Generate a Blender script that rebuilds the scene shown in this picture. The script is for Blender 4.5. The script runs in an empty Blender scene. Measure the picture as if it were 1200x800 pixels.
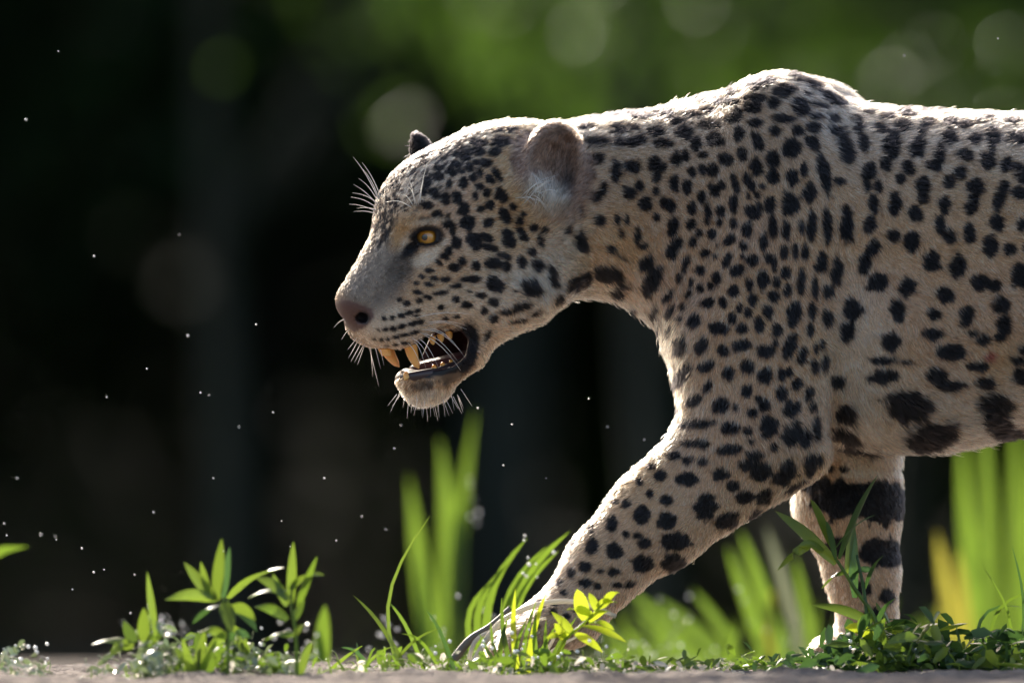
import bpy, math, random
import numpy as np
from mathutils import Vector, Matrix

random.seed(7)
rng = np.random.default_rng(7)
scene = bpy.context.scene
R = math.radians

# ------------------------------------------------------------------ camera
CAM_D, CAM_Z, HORIZON_V = 15.0, 0.03, 755.0      # metres to the animal, eye height, photo row of the horizon
cam_data = bpy.data.cameras.new('camera')
cam = bpy.data.objects.new('camera', cam_data)
scene.collection.objects.link(cam)
cam.location = (0.0, -CAM_D, CAM_Z)
cam.rotation_euler = (R(90) + math.atan((HORIZON_V - 400.0) / 1000.0 / CAM_D), 0, 0)
cam_data.sensor_width = 36.0
cam_data.lens = 450.0
cam_data.clip_start = 0.5
cam_data.clip_end = 6000.0
cam_data.dof.use_dof = True
cam_data.dof.focus_distance = 14.87
cam_data.dof.aperture_fstop = 3.2
scene.camera = cam

# ------------------------------------------------------------------ sky and sun (behind the animal, high and a little left)
SUN_EL, SUN_AZ = R(27), R(-19)                    # azimuth from +Y (away from the camera), negative = to the left
sun_dir = Vector((math.sin(SUN_AZ) * math.cos(SUN_EL), math.cos(SUN_AZ) * math.cos(SUN_EL), math.sin(SUN_EL)))
world = bpy.data.worlds.new('World')
scene.world = world
world.use_nodes = True
wn = world.node_tree.nodes
bg = wn['Background']
sky = wn.new('ShaderNodeTexSky')
sky.sky_type = 'NISHITA'
sky.sun_disc = False
sky.sun_elevation = SUN_EL
sky.sun_rotation = SUN_AZ
sky.air_density = 1.0
sky.dust_density = 4.0
sky.ozone_density = 0.6
world.node_tree.links.new(sky.outputs[0], bg.inputs['Color'])
bg.inputs['Strength'].default_value = 0.10
sun_data = bpy.data.lights.new('sun', 'SUN')
sun_data.energy = 2.0
sun_data.angle = R(0.53)
sun_data.color = (1.0, 0.93, 0.82)
sun = bpy.data.objects.new('sun', sun_data)
scene.collection.objects.link(sun)
sun.rotation_euler = sun_dir.to_track_quat('Z', 'Y').to_euler()
sun.location = (0, 0, 20)
scene.view_settings.view_transform = 'Standard'
scene.view_settings.look = 'None'
scene.view_settings.gamma = 1.0
scene.view_settings.exposure = 1.65
scene.cycles.use_denoising = True
scene.cycles.sample_clamp_indirect = 6.0
scene.cycles.max_bounces = 10
scene.cycles.transmission_bounces = 8
scene.cycles.transparent_max_bounces = 8
scene.cycles_curves.shape = 'RIBBONS'
scene.cycles_curves.subdivisions = 2

# ------------------------------------------------------------------ helpers
def P(u, v, y=0.0):
    """photo pixel -> point at depth y (metres behind the animal's middle plane)"""
    s = (CAM_D + y) / CAM_D
    return Vector(((u - 600.0) / 1000.0 * s, y, CAM_Z + (HORIZON_V - v) / 1000.0 * s))

def to_px(co):
    s = (CAM_D + co[:, 1]) / CAM_D
    return co[:, 0] / s * 1000 + 600, HORIZON_V - (co[:, 2] - CAM_Z) / s * 1000

def link(o, parent=None):
    scene.collection.objects.link(o)
    if parent is not None:
        o.parent = parent
    return o

def mesh_obj(name, verts, faces, mats, parent=None, smooth=True):
    me = bpy.data.meshes.new(name)
    me.from_pydata([tuple(v) for v in verts], [], faces)
    me.validate()
    if smooth:
        me.polygons.foreach_set('use_smooth', [True] * len(me.polygons))
    for m in (mats if isinstance(mats, (list, tuple)) else [mats]):
        me.materials.append(m)
    me.update()
    return link(bpy.data.objects.new(name, me), parent)

def fast_mesh(name, V, F, mat, smooth=True):
    """V (n,3), F (m,3|4) numpy -> mesh datablock"""
    me = bpy.data.meshes.new(name)
    k = F.shape[1]
    me.vertices.add(len(V)); me.vertices.foreach_set('co', np.ascontiguousarray(V, dtype=np.float32).ravel())
    me.loops.add(F.size); me.loops.foreach_set('vertex_index', np.ascontiguousarray(F, dtype=np.int32).ravel())
    me.polygons.add(len(F))
    me.polygons.foreach_set('loop_start', np.arange(0, F.size, k, dtype=np.int32))
    me.polygons.foreach_set('loop_total', np.full(len(F), k, dtype=np.int32))
    if smooth:
        me.polygons.foreach_set('use_smooth', np.ones(len(F), dtype=bool))
    me.materials.append(mat)
    me.update(calc_edges=True)
    return me

def new_mat(name):
    m = bpy.data.materials.new(name)
    m.use_nodes = True
    return m, m.node_tree.nodes, m.node_tree.links

def tag(o, label=None, cat=None, group=None, kind=None):
    if label: o['label'] = label
    if cat: o['category'] = cat
    if group: o['group'] = group
    if kind: o['kind'] = kind
    return o

def empty(name, loc):
    o = bpy.data.objects.new(name, None)
    o.empty_display_size = 0.1
    o.location = loc
    return link(o)

def vnoise(p, seed=0):
    """smooth value noise in -1..1 for (n,3) points"""
    i = np.floor(p).astype(np.int64); f = p - i
    f = f * f * (3 - 2 * f)
    def h(a):
        n = a[:, 0] * 374761393 + a[:, 1] * 668265263 + a[:, 2] * 2147483647 + seed * 974711
        n = (n ^ (n >> 13)) * 1274126177
        n = n ^ (n >> 16)
        return (n & 0xffff) / 32767.5 - 1
    r = 0
    for dx in (0, 1):
        for dy in (0, 1):
            for dz in (0, 1):
                w = (f[:, 0] if dx else 1 - f[:, 0]) * (f[:, 1] if dy else 1 - f[:, 1]) * (f[:, 2] if dz else 1 - f[:, 2])
                r = r + w * h(i + np.array([dx, dy, dz]))
    return r
# ------------------------------------------------------------------ the coat's spots and one ear shadow, read off the photograph tile by tile:
# (tile corner u, v, enlargement), then (x, y, half length, half width, tilt in degrees) inside the enlarged tile
SPOT_TILES = [
((420, 140, 5), [(468,338,34,26,0),(402,375,32,32,0),(445,432,27,36,-20),(502,463,24,36,-10),(576,455,30,32,0),(614,375,30,32,0),(530,378,16,24,0),(400,505,32,22,0),(460,562,30,26,0),(400,588,50,18,-10),(545,310,28,24,0),(568,262,34,22,0),(620,210,36,34,0),(690,190,52,24,5),(700,138,52,22,0),(648,280,26,30,0),(684,252,20,18,0),(745,255,40,28,0),(795,193,44,26,0),(668,342,24,26,0),(708,308,20,26,-20),(770,350,24,34,-30),(708,395,26,24,0),(752,430,24,28,0),(686,450,18,22,0),(616,522,34,42,20),(636,610,48,40,0),(520,600,22,44,0),(548,640,20,36,0),(572,725,26,36,0),(718,525,24,22,0),(772,505,28,30,0),(760,605,32,28,0),(680,715,42,50,-30),(745,688,40,24,20),(770,755,44,18,10),(530,770,24,26,0),(380,425,20,30,0),(608,306,12,12,0),(560,205,20,16,0),(470,285,36,16,0)]),
((540, 120, 5), [(100,238,54,22,-5),(22,315,36,30,0),(92,290,46,22,5),(200,298,46,24,5),(240,225,62,32,0),(290,165,40,20,0),(220,165,36,14,0),(350,232,34,34,0),(415,250,48,20,10),(440,195,64,18,12),(335,335,44,44,0),(405,300,22,16,0),(145,358,42,26,0),(48,382,24,30,-30),(84,352,18,16,0),(110,412,20,28,-25),(68,442,22,22,0),(172,452,22,32,-30),(210,418,20,44,-35),(108,492,26,24,0),(156,530,18,26,-25),(15,475,26,32,0),(235,545,26,50,-35),(210,555,18,20,0),(85,550,16,20,0),(20,620,34,38,0),(118,622,20,22,0),(172,605,30,30,0),(158,703,30,26,0),(255,660,30,46,-20),(305,610,20,24,-35),(340,690,20,24,-30),(365,655,16,16,0),(270,770,30,34,0),(350,755,40,18,30),(145,780,40,20,0),(425,735,24,24,0),(490,750,18,20,0),(625,750,14,34,15),(705,635,16,44,0),(665,575,12,30,0),(655,690,12,16,0),(690,780,24,20,0)]),
((480, 260, 5), [(272,125,24,36,-10),(375,120,38,46,-20),(445,85,36,20,15),(450,148,50,18,15),(235,170,20,24,0),(205,203,30,18,30),(168,235,28,14,35),(308,228,22,28,0),(262,272,28,26,0),(110,285,24,16,0),(388,255,26,28,0),(490,242,48,34,5),(560,265,30,28,0),(555,198,44,22,15),(580,80,32,50,-15),(580,120,44,32,20),(655,65,24,40,-30),(670,95,34,20,20),(768,118,16,36,-15),(655,235,26,40,0),(745,250,34,32,0),(715,178,30,22,0),(140,332,26,14,10),(208,338,30,16,5),(110,362,28,12,20),(38,358,20,14,0),(352,338,60,20,-3),(268,375,32,16,-10),(500,368,54,42,15),(175,418,46,14,-5),(108,442,28,14,20),(55,412,26,14,20),(420,432,36,20,5),(270,455,22,22,0),(335,490,32,20,0),(492,470,32,24,-15),(184,500,20,20,0),(435,520,22,24,0),(705,385,54,50,0),(615,405,14,8,0),(650,500,60,22,-25),(570,530,40,14,-5),(488,565,26,24,-30),(345,405,12,8,0),(272,555,20,12,0),(210,565,16,10,0),(455,670,14,40,25),(640,580,50,10,-10),(735,535,40,12,-30),(55,465,18,14,0)]),
((380, 230, 3.077), [(215,440,8,8,0),(245,437,9,8,0),(275,430,12,10,0),(305,420,16,8,-10),(335,412,13,8,-10),(195,483,7,6,0),(220,480,9,7,0),(248,478,11,9,0),(280,468,17,9,-10),(315,460,17,9,-12),(345,452,14,9,-10),(180,515,6,5,0),(205,517,8,6,0),(230,515,9,7,0),(258,507,13,7,-8),(290,500,15,8,-8),(325,490,18,8,-10),(225,540,7,5,0),(255,535,11,6,-5),(290,530,15,7,0),(217,322,6,6,0),(270,373,9,7,0),(297,385,14,12,0),(198,345,4,4,0),(330,430,14,5,0),(175,370,4,4,0),(340,380,12,6,10),(375,365,16,9,15),(330,345,12,7,15),(370,318,14,8,20),(350,290,12,7,20)]),
((600, 240, 4), [(310,355,75,26,-35),(450,328,66,34,10),(515,382,40,12,-5),(495,415,36,22,15),(545,510,16,18,0),(605,535,14,34,-40),(570,485,20,8,20),(325,175,28,50,-20),(470,210,20,18,0),(190,340,20,50,-15),(205,440,18,26,20),(590,145,14,40,0),(620,195,22,12,-30),(415,70,26,22,0),(635,275,28,40,35),(660,355,36,70,25),(735,430,42,14,-50),(670,505,14,36,15),(745,505,16,34,25),(520,250,30,6,20)]),
((660, 100, 4), [(130,155,60,18,0),(110,205,40,14,0),(235,145,36,20,0),(320,140,30,30,0),(375,155,36,22,0),(430,150,20,20,0),(380,98,40,14,0),(255,212,36,28,0),(325,205,36,16,0),(435,215,36,26,0),(485,135,40,20,0),(530,170,60,14,0),(570,225,32,36,0),(165,270,46,22,0),(262,275,30,22,0),(330,268,34,22,0),(370,258,22,26,0),(470,275,46,18,0),(625,275,24,34,0),(710,255,42,32,0),(150,350,44,26,0),(115,420,40,30,0),(95,450,22,50,0),(575,330,20,26,0),(532,345,24,36,0),(658,330,20,16,0),(765,348,34,26,0),(700,395,26,28,0),(655,395,20,26,0),(430,370,28,36,0),(470,385,16,22,0),(440,430,18,30,0),(606,410,18,20,0),(325,385,40,28,0),(247,400,24,50,0),(188,490,18,32,20),(150,525,28,24,0),(310,505,26,26,0),(360,470,20,24,0),(435,498,16,22,0),(522,460,22,36,0),(580,475,24,34,0),(648,525,20,30,0),(495,560,38,30,35),(385,560,30,30,-20),(605,578,20,28,0),(440,620,16,20,0),(180,630,22,24,0),(300,630,14,26,0),(255,630,14,26,0),(348,705,22,40,0),(378,758,26,14,-35),(85,590,16,36,0),(20,680,14,30,0),(275,695,10,24,0),(690,125,40,18,0),(740,80,50,22,0),(620,75,50,16,0),(600,140,40,14,0),(680,190,50,18,0),(780,35,50,16,0),(790,160,30,16,0)]),  # the tall mark just behind the ear paints its shadow
((820, 70, 4), [(300,108,62,24,-5),(250,130,40,20,0),(265,180,50,22,0),(395,148,46,30,0),(345,205,26,26,0),(250,225,40,26,0),(475,220,36,50,-40),(390,275,52,18,5),(262,295,34,22,0),(180,260,24,34,0),(440,75,52,20,35),(520,110,50,18,20),(600,165,60,12,20),(560,215,60,12,15),(630,195,60,16,20),(500,160,30,10,15),(545,268,26,16,0),(625,275,30,24,20),(355,335,26,26,0),(460,332,26,30,-15),(532,318,32,26,15),(185,345,26,32,0),(270,380,26,42,-20),(75,375,38,28,0),(430,412,44,42,0),(528,388,36,26,35),(640,335,40,20,20),(685,420,28,80,-10),(345,465,30,34,0),(120,465,28,24,0),(200,445,24,30,0),(265,500,30,36,0),(435,545,26,36,0),(488,515,18,32,0),(585,530,28,85,-12),(655,570,24,16,0),(345,545,26,40,0),(235,580,20,42,-25),(165,580,16,50,-15),(65,515,24,26,0),(108,590,18,20,0),(70,615,24,32,-20),(515,625,28,42,0),(420,675,38,50,0),(330,680,28,36,0),(160,685,20,42,0),(250,715,30,36,-35),(282,690,16,20,-30),(228,640,10,20,-20),(270,635,14,16,0),(295,595,14,12,0),(100,710,18,26,0),(40,715,16,38,0),(95,765,16,16,0),(35,755,14,18,0),(10,645,14,26,0),(60,305,40,16,0),(45,245,34,16,0),(110,150,60,16,0),(120,200,60,18,0)]),
((1000, 100, 4), [(250,135,40,22,10),(70,130,40,12,0),(160,150,34,16,0),(225,190,42,28,0),(130,205,36,24,20),(180,275,36,60,0),(150,370,24,34,0),(25,190,24,40,0),(50,270,22,46,-15),(350,175,36,20,0),(325,215,20,30,0),(300,290,36,46,0),(330,275,24,14,0),(450,245,38,34,0),(405,335,26,54,10),(375,375,34,22,0),(455,175,40,22,0),(520,190,40,18,0),(615,165,50,14,-5),(410,120,40,12,0),(340,120,40,10,0),(572,250,30,26,0),(525,325,36,30,20),(655,245,34,40,0),(650,300,16,50,0),(630,360,34,36,0),(765,255,50,28,10),(720,375,26,34,0),(770,385,36,20,10),(740,170,50,16,0),(75,405,30,40,0),(65,470,16,40,0),(118,470,18,30,0),(95,550,22,44,0),(80,655,28,40,0),(255,385,28,36,-30),(220,440,24,28,0),(330,470,32,42,0),(330,525,20,30,0),(195,560,28,52,0),(295,605,30,34,0),(430,560,24,40,0),(450,455,24,28,0),(500,410,28,30,0),(570,475,34,36,0),(565,530,22,40,0),(550,580,24,30,0),(690,525,24,60,15),(710,475,22,26,0),(675,645,30,34,0),(790,655,20,32,0),(780,505,40,30,0),(410,655,22,44,-10),(450,710,32,28,30),(545,695,26,50,0),(190,705,28,32,0),(275,735,36,50,20),(645,760,34,44,0),(740,770,32,24,0)]),
((760, 250, 4), [(118,65,24,52,10),(200,52,22,28,30),(240,95,20,16,-45),(270,30,18,26,0),(212,135,18,22,0),(333,45,14,14,0),(297,98,20,22,0),(398,48,20,26,0),(465,78,22,36,10),(380,128,34,20,-35),(328,152,10,8,0),(448,158,18,22,0),(495,12,30,16,0),(585,60,18,50,0),(645,82,18,42,0),(540,132,24,36,0),(716,62,14,32,0),(763,65,20,66,0),(270,185,24,20,-15),(312,200,12,10,0),(120,160,46,28,-55),(115,195,24,20,0),(370,220,20,38,30),(440,206,12,14,0),(490,222,22,26,0),(562,212,18,28,0),(590,238,14,34,0),(635,185,20,34,0),(687,182,14,38,0),(735,180,18,40,0),(178,232,16,40,25),(242,265,22,20,0),(420,270,40,24,-40),(322,302,20,34,0),(145,305,14,20,0),(645,278,24,28,0),(716,322,20,58,0),(780,340,16,50,0),(245,350,16,22,0),(200,328,12,24,20),(295,340,16,16,0),(398,365,26,26,0),(472,338,18,34,0),(535,315,26,46,10),(600,328,18,26,0),(652,362,18,24,0),(188,382,12,22,25),(95,395,40,14,-45),(280,422,32,22,-10),(350,420,20,26,0),(488,410,22,30,0),(585,390,22,28,0),(163,438,14,18,20),(108,468,12,38,25),(30,470,12,40,15),(428,448,14,22,0),(465,468,18,22,0),(560,460,24,30,-15),(682,470,32,64,12),(768,465,16,48,0),(395,492,18,24,0),(215,505,34,28,-45),(325,540,42,28,10),(440,540,26,24,0),(518,522,24,36,0),(604,548,24,32,0),(758,548,18,34,0),(150,498,10,14,0),(105,545,14,28,15),(55,560,10,32,0),(150,625,28,40,20),(248,625,28,40,15),(350,645,26,28,0),(435,622,44,24,-8),(550,645,46,26,5),(596,608,14,18,0),(662,625,28,56,20),(720,670,20,44,15),(72,655,12,30,0)]),
((880, 250, 4), [(330,235,26,48,20),(403,280,28,62,5),(362,370,26,26,-20),(302,340,12,44,0),(450,60,30,78,0),(358,70,20,80,0),(560,60,30,44,0),(535,235,28,56,10),(570,165,24,46,25),(595,325,46,40,0),(735,345,36,44,10),(360,495,22,34,0),(475,450,42,46,0),(455,555,32,40,0),(660,605,46,36,-25),(620,690,64,16,0),(730,697,36,10,0),(630,765,70,28,-5),(345,700,20,36,15),(335,615,14,26,0),(410,785,36,20,0),(288,465,14,44,0),(305,635,12,26,0),(295,720,18,32,0)]),
((1000, 280, 4), [(365,112,38,46,10),(490,130,36,50,0),(500,120,44,34,0),(600,200,38,38,0),(660,220,34,28,0),(785,170,38,60,0),(435,265,40,36,0),(385,355,32,24,0),(210,345,30,54,-15),(700,310,38,40,0),(530,360,30,50,10),(710,410,32,44,0),(690,460,24,24,0),(375,445,48,26,5),(560,442,26,14,0),(610,475,28,26,0),(465,530,70,36,0),(590,600,50,20,3),(395,640,52,30,10),(460,690,64,26,0),(615,672,44,26,-5),(790,640,40,36,0),(780,570,40,20,0),(795,520,24,24,0)]),
((1040, 400, 5), [(130,380,130,85,5),(260,540,150,62,-15),(640,370,95,62,20),(650,490,110,64,45),(750,540,40,40,0)]),
((760, 420, 4), [(160,80,26,60,30),(270,38,40,24,-25),(375,72,30,28,0),(465,40,32,28,0),(550,82,32,36,20),(625,78,22,28,0),(660,68,18,22,0),(460,152,26,28,0),(280,130,18,32,30),(215,200,44,22,-30),(135,240,16,26,0),(335,220,38,32,0),(408,228,12,14,0),(620,165,26,30,15),(695,125,24,32,15),(515,188,20,16,0),(540,222,28,28,0),(488,255,26,20,0),(665,240,34,34,0),(700,225,14,30,0),(750,170,20,32,15),(768,225,14,24,0),(715,10,16,20,0),(775,40,18,36,15),(230,308,72,20,-3),(382,325,44,26,0),(465,340,20,18,0),(480,388,18,12,0),(562,325,42,46,0),(660,365,38,40,0),(690,330,20,40,0),(735,380,28,40,0),(785,330,20,60,0),(225,398,70,16,0),(260,402,30,22,0),(375,428,58,22,-3),(588,418,20,20,0),(505,455,40,22,0),(120,455,40,18,-3),(182,475,28,18,0),(256,482,22,14,0),(458,502,32,26,0),(525,525,50,42,0),(650,530,42,56,25),(620,570,50,20,0),(758,500,28,48,0),(55,550,32,22,10),(178,565,52,30,3),(340,540,38,28,0),(395,595,30,26,0),(448,652,42,26,0),(545,650,36,30,-30),(270,695,52,56,0),(85,662,30,22,20),(365,758,62,34,-20),(500,740,60,24,-35),(85,765,42,38,0),(5,635,16,18,0),(690,600,70,10,-30)]),
((620, 520, 4), [(515,178,18,18,0),(575,108,22,12,0),(458,280,22,20,0),(405,272,18,12,0),(530,335,38,40,0),(388,375,28,36,0),(290,390,14,24,0),(458,422,16,14,0),(510,428,22,14,0),(543,466,28,20,0),(295,478,30,38,0),(402,505,38,36,0),(205,458,18,14,0),(685,455,64,40,0),(530,560,48,36,0),(675,560,48,44,0),(145,560,14,22,0),(262,575,26,22,0),(195,605,18,26,0),(395,602,30,18,0),(332,595,18,12,0),(140,650,16,22,0),(268,648,28,20,0),(322,668,22,14,0),(412,660,26,12,0),(470,658,30,14,-20),(160,695,16,14,0),(25,670,16,24,0),(310,738,30,8,0),(370,738,20,10,0),(120,760,16,10,0),(60,770,16,10,0),(220,780,16,10,0)]),
((900, 420, 4), [(375,262,48,40,0),(330,120,34,20,0),(370,362,72,28,10),(430,428,105,18,8),(292,516,16,14,0),(356,516,24,15,0),(258,605,50,28,10),(215,330,18,50,0),(240,480,20,30,0),(195,500,28,46,0)]),
((0, 0, 1), [(632,704,5,4,0),(648,716,5,4,0),(615,720,4,3,0),(664,722,5,4,0),(600,738,4,3,0),(630,734,4,3,0),(655,742,5,3,0),(678,708,5,3,0),(690,726,5,4,0)]),
]
FAR_LEG_SPOTS = [(973, 549, 5, 4, 0), (989, 549, 6, 4, 0), (1030, 588, 36, 24, 0), (985, 585, 30, 20, -5), (958, 568, 16, 9, 0), (1036, 648, 26, 16, 0), (985, 640, 14, 10, 0), (1040, 698, 8, 9, 0), (1010, 690, 10, 8, 0), (1025, 720, 12, 7, 0)]
def spot_list():
    S = []
    for (u0, v0, k), L in SPOT_TILES:
        for (x, y, a, b, t) in L:
            S.append((u0 + x / k, v0 + y / k, a / k, b / k, t))
    S = np.array(S)
    keep = np.ones(len(S), dtype=bool)                # tiles overlap: drop what was read twice
    for i in range(len(S)):
        if keep[i]:
            d = np.hypot(S[i + 1:, 0] - S[i, 0], S[i + 1:, 1] - S[i, 1])
            keep[i + 1:][d < 0.55 * min(S[i, 2], S[i, 3])] = False
    S = S[keep]
    # beyond the frame the coat goes on with spots of the same make
    r = np.random.default_rng(5); extra = []
    for _ in range(6000):
        u = r.uniform(1205, 1890); v = r.uniform(130, 770)
        s = 8 + 6 * r.random() - (3 if v > 560 else 0)
        if all((u - e[0]) ** 2 + (v - e[1]) ** 2 > (1.75 * (s + e[2]) / 1.4) ** 2 for e in extra):
            extra.append((u, v, s * r.uniform(.9, 1.4), s * r.uniform(.7, 1.0), r.uniform(-90, 90)))
    return np.concatenate([S, np.array(extra)])
SPOTS = spot_list()

def spot_mask(u, v, spots, jag=0.0, seed=3):
    """0..1: how far inside a dark spot the photo positions u, v lie"""
    out = np.zeros(len(u))
    wob = 1 + 0.24 * vnoise(np.stack([u * .16, v * .16, 0 * u], 1), seed) + 0.12 * vnoise(np.stack([u * .4, v * .4, 0 * u + 5], 1), seed)
    order = np.argsort(u); us = u[order]
    for (cu, cv, a, b, t) in spots:
        m = max(a, b) * 1.5 + 3
        lo, hi = np.searchsorted(us, [cu - m, cu + m])
        ix = order[lo:hi]
        ix = ix[np.abs(v[ix] - cv) < m]
        if not len(ix): continue
        c, s = math.cos(R(t)), math.sin(R(t))
        du, dv = u[ix] - cu, v[ix] - cv
        x = (c * du + s * dv) / a; y = (-s * du + c * dv) / b
        q = np.sqrt(x * x + y * y) * wob[ix]
        sof = 1.6 / min(a, b) + .05
        out[ix] = np.maximum(out[ix], np.clip((1.12 - q) / sof + .5, 0, 1))
    return out
# ================================================================== the jaguar
# The body is one continuous surface: a distance field of lofts, ellipsoids and tapered limbs, blended and meshed.
VOX = 0.003
G0 = np.array([-0.235, -0.275, -0.012]); G1 = np.array([1.30, 0.215, 0.735])
GN = np.ceil((G1 - G0) / VOX).astype(int) + 1
gx = (G0[0] + VOX * np.arange(GN[0])).astype(np.float32)
gy = (G0[1] + VOX * np.arange(GN[1])).astype(np.float32)
gz = (G0[2] + VOX * np.arange(GN[2])).astype(np.float32)
FIELD = np.full(GN, 0.08, dtype=np.float32)

def region(lo, hi):
    a = np.clip(np.floor((np.array(lo) - G0) / VOX).astype(int), 0, GN - 1)
    b = np.clip(np.ceil((np.array(hi) - G0) / VOX).astype(int) + 1, 1, GN)
    return tuple(slice(int(a[k]), int(b[k])) for k in range(3))

def grid(sl):
    return gx[sl[0]][:, None, None], gy[sl[1]][None, :, None], gz[sl[2]][None, None, :]

def blend(sl, d, k, mode='add'):
    F = FIELD[sl]
    if mode == 'add':
        h = np.clip(0.5 + 0.5 * (F - d) / k, 0, 1)
        FIELD[sl] = F * (1 - h) + d * h - k * h * (1 - h)
    else:                                            # carve
        h = np.clip(0.5 + 0.5 * (F + d) / k, 0, 1)
        FIELD[sl] = np.where(True, F * h + (-d) * (1 - h) + k * h * (1 - h), F) if False else np.maximum(F, -d) + 0 * h

def ellipsoid(c, r, rot=None, k=0.03, mode='add'):
    c = np.array(c, dtype=np.float32); r = np.array(r, dtype=np.float32)
    m = float(r.max()) + k + 0.012
    sl = region(c - m, c + m)
    X, Y, Z = grid(sl)
    X = X - c[0]; Y = Y - c[1]; Z = Z - c[2]
    if rot is not None:
        M = np.array(rot.inverted(), dtype=np.float32)
        X, Y, Z = (M[0, 0] * X + M[0, 1] * Y + M[0, 2] * Z, M[1, 0] * X + M[1, 1] * Y + M[1, 2] * Z, M[2, 0] * X + M[2, 1] * Y + M[2, 2] * Z)
    k0 = np.sqrt((X / r[0]) ** 2 + (Y / r[1]) ** 2 + (Z / r[2]) ** 2)
    k1 = np.sqrt((X / r[0] ** 2) ** 2 + (Y / r[1] ** 2) ** 2 + (Z / r[2] ** 2) ** 2) + 1e-6
    blend(sl, k0 * (k0 - 1) / k1, k, mode)

def limb(a, b, ra, rb, k=0.03, flat=1.0, mode='add'):
    """tapered limb from a to b; flat < 1 makes it narrower across (y)"""
    a = np.array(a, dtype=np.float32); b = np.array(b, dtype=np.float32)
    m = max(ra, rb) + k + 0.012
    sl = region(np.minimum(a, b) - m, np.maximum(a, b) + m)
    X, Y, Z = grid(sl)
    ab = b - a; ab2 = ab.copy(); ab2[1] /= flat
    L2 = float((ab2 ** 2).sum())
    Yf = (Y - a[1]) / flat
    t = np.clip(((X - a[0]) * ab2[0] + Yf * ab2[1] + (Z - a[2]) * ab2[2]) / L2, 0, 1)
    d = np.sqrt((X - a[0] - t * ab2[0]) ** 2 + (Yf - t * ab2[1]) ** 2 + (Z - a[2] - t * ab2[2]) ** 2) - (ra + (rb - ra) * t)
    blend(sl, d * min(flat, 1.0), k, mode)

# ---- trunk and neck: top line, under line (photo rows) and half width for each station
TR = np.array([
    # u    top  bottom  half width  centre y
    (590, 190, 362, .060, -.030), (640, 164, 350, .074, -.020), (690, 150, 340, .085, -.010), (730, 142, 354, .092, 0), (770, 130, 380, .104, 0),
    (800, 122, 420, .118, 0), (850, 108, 495, .136, 0), (880, 100, 518, .142, 0), (910, 94, 526, .148, 0), (940, 97, 528, .150, 0), (970, 110, 527, .145, 0), (1000, 123, 525, .146, 0),
    (1060, 129, 519, .156, 0), (1200, 136, 506, .175, 0), (1350, 141, 500, .176, 0), (1500, 150, 488, .162, 0), (1620, 162, 468, .150, 0),
    (1720, 185, 440, .135, 0), (1780, 225, 400, .105, 0), (1815, 280, 350, .05, 0)], dtype=float)
def trunk():
    us = gx.astype(float) * 1000 + 600
    from_u = np.interp
    def sm(col):
        a = np.interp(np.arange(500, 1900, 4.0), TR[:, 0], TR[:, col])
        kk = np.hanning(13); kk /= kk.sum()
        a = np.convolve(np.pad(a, 6, mode='edge'), kk, 'valid')
        return np.interp(us, np.arange(500, 1900, 4.0), a)
    zt = CAM_Z + (HORIZON_V - sm(1)) / 1000; zb = CAM_Z + (HORIZON_V - sm(2)) / 1000
    w = sm(3); yc = sm(4)
    i0 = int(np.searchsorted(us, 585)); i1 = int(np.searchsorted(us, 1822))
    sl = (slice(i0, i1), slice(0, GN[1]), slice(0, GN[2]))
    X, Y, Z = grid(sl)
    zc = (((zt * 0.47 + zb * 0.53))[i0:i1, None, None]).astype(np.float32)
    up = (zt[i0:i1, None, None] - zc).astype(np.float32); dn = (zc - zb[i0:i1, None, None]).astype(np.float32)
    hh = np.where(Z > zc, up, dn)
    ww = w[i0:i1, None, None].astype(np.float32)
    q = ((np.abs(Y - yc[i0:i1, None, None].astype(np.float32)) / ww) ** 2.15 + (np.abs(Z - zc) / hh) ** 2.15) ** (1 / 2.15)
    d = ((q - 1) * np.minimum(ww, hh)).astype(np.float32)
    us_ = us[i0:i1, None, None]
    d = np.maximum(d, ((590 - us_) / 1000).astype(np.float32))
    blend(sl, d, 0.02)
trunk()

def Rz(a): return Matrix.Rotation(a, 3, 'Z')
def Ry(a): return Matrix.Rotation(a, 3, 'Y')
def Rx(a): return Matrix.Rotation(a, 3, 'X')
TH = R(28)                                            # the head is turned this far towards the camera
HR = Rz(TH)
def hrot(pitch=0.0): return HR @ Ry(pitch)            # local x = backwards along the head, y = away from camera, z = up
def hy(u): return -(690 - u) / 1000 * math.tan(TH) * 0.95   # depth of the head's midline at photo column u
def HP(u, v, lat=0.0):
    """point of the head seen at u, v; lat = metres from the midline plane towards the camera side"""
    um = u - lat * math.sin(TH) * 1000
    return P(u, v, hy(um) - lat * math.cos(TH))

# ---- chest and shoulders
ellipsoid(P(856, 430, 0), (.062, .115, .095), k=.04)
ellipsoid(P(862, 370, -.045), (.070, .080, .120), k=.04)
# near shoulder blade, upper arm and triceps
ellipsoid(P(910, 225, -.088), (.066, .046, .125), Ry(R(-4)), k=.04)
ellipsoid(P(915, 136, -.052), (.062, .030, .042), Ry(R(-5)), k=.03)
ellipsoid(P(955, 140, .050), (.050, .030, .040), k=.04)
ellipsoid(P(905, 345, -.105), (.080, .056, .150), Ry(R(4)), k=.018)
ellipsoid(P(915, 440, -.112), (.060, .052, .120), Ry(R(5)), k=.014)
limb(P(866, 400, -.100), P(869, 500, -.112), .074, .070, k=.03)
limb(P(905, 470, -.115), P(925, 520, -.118), .052, .040, k=.02)
ellipsoid(P(936, 530, -.118), (.034, .034, .026), Ry(R(35)), k=.02)
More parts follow.
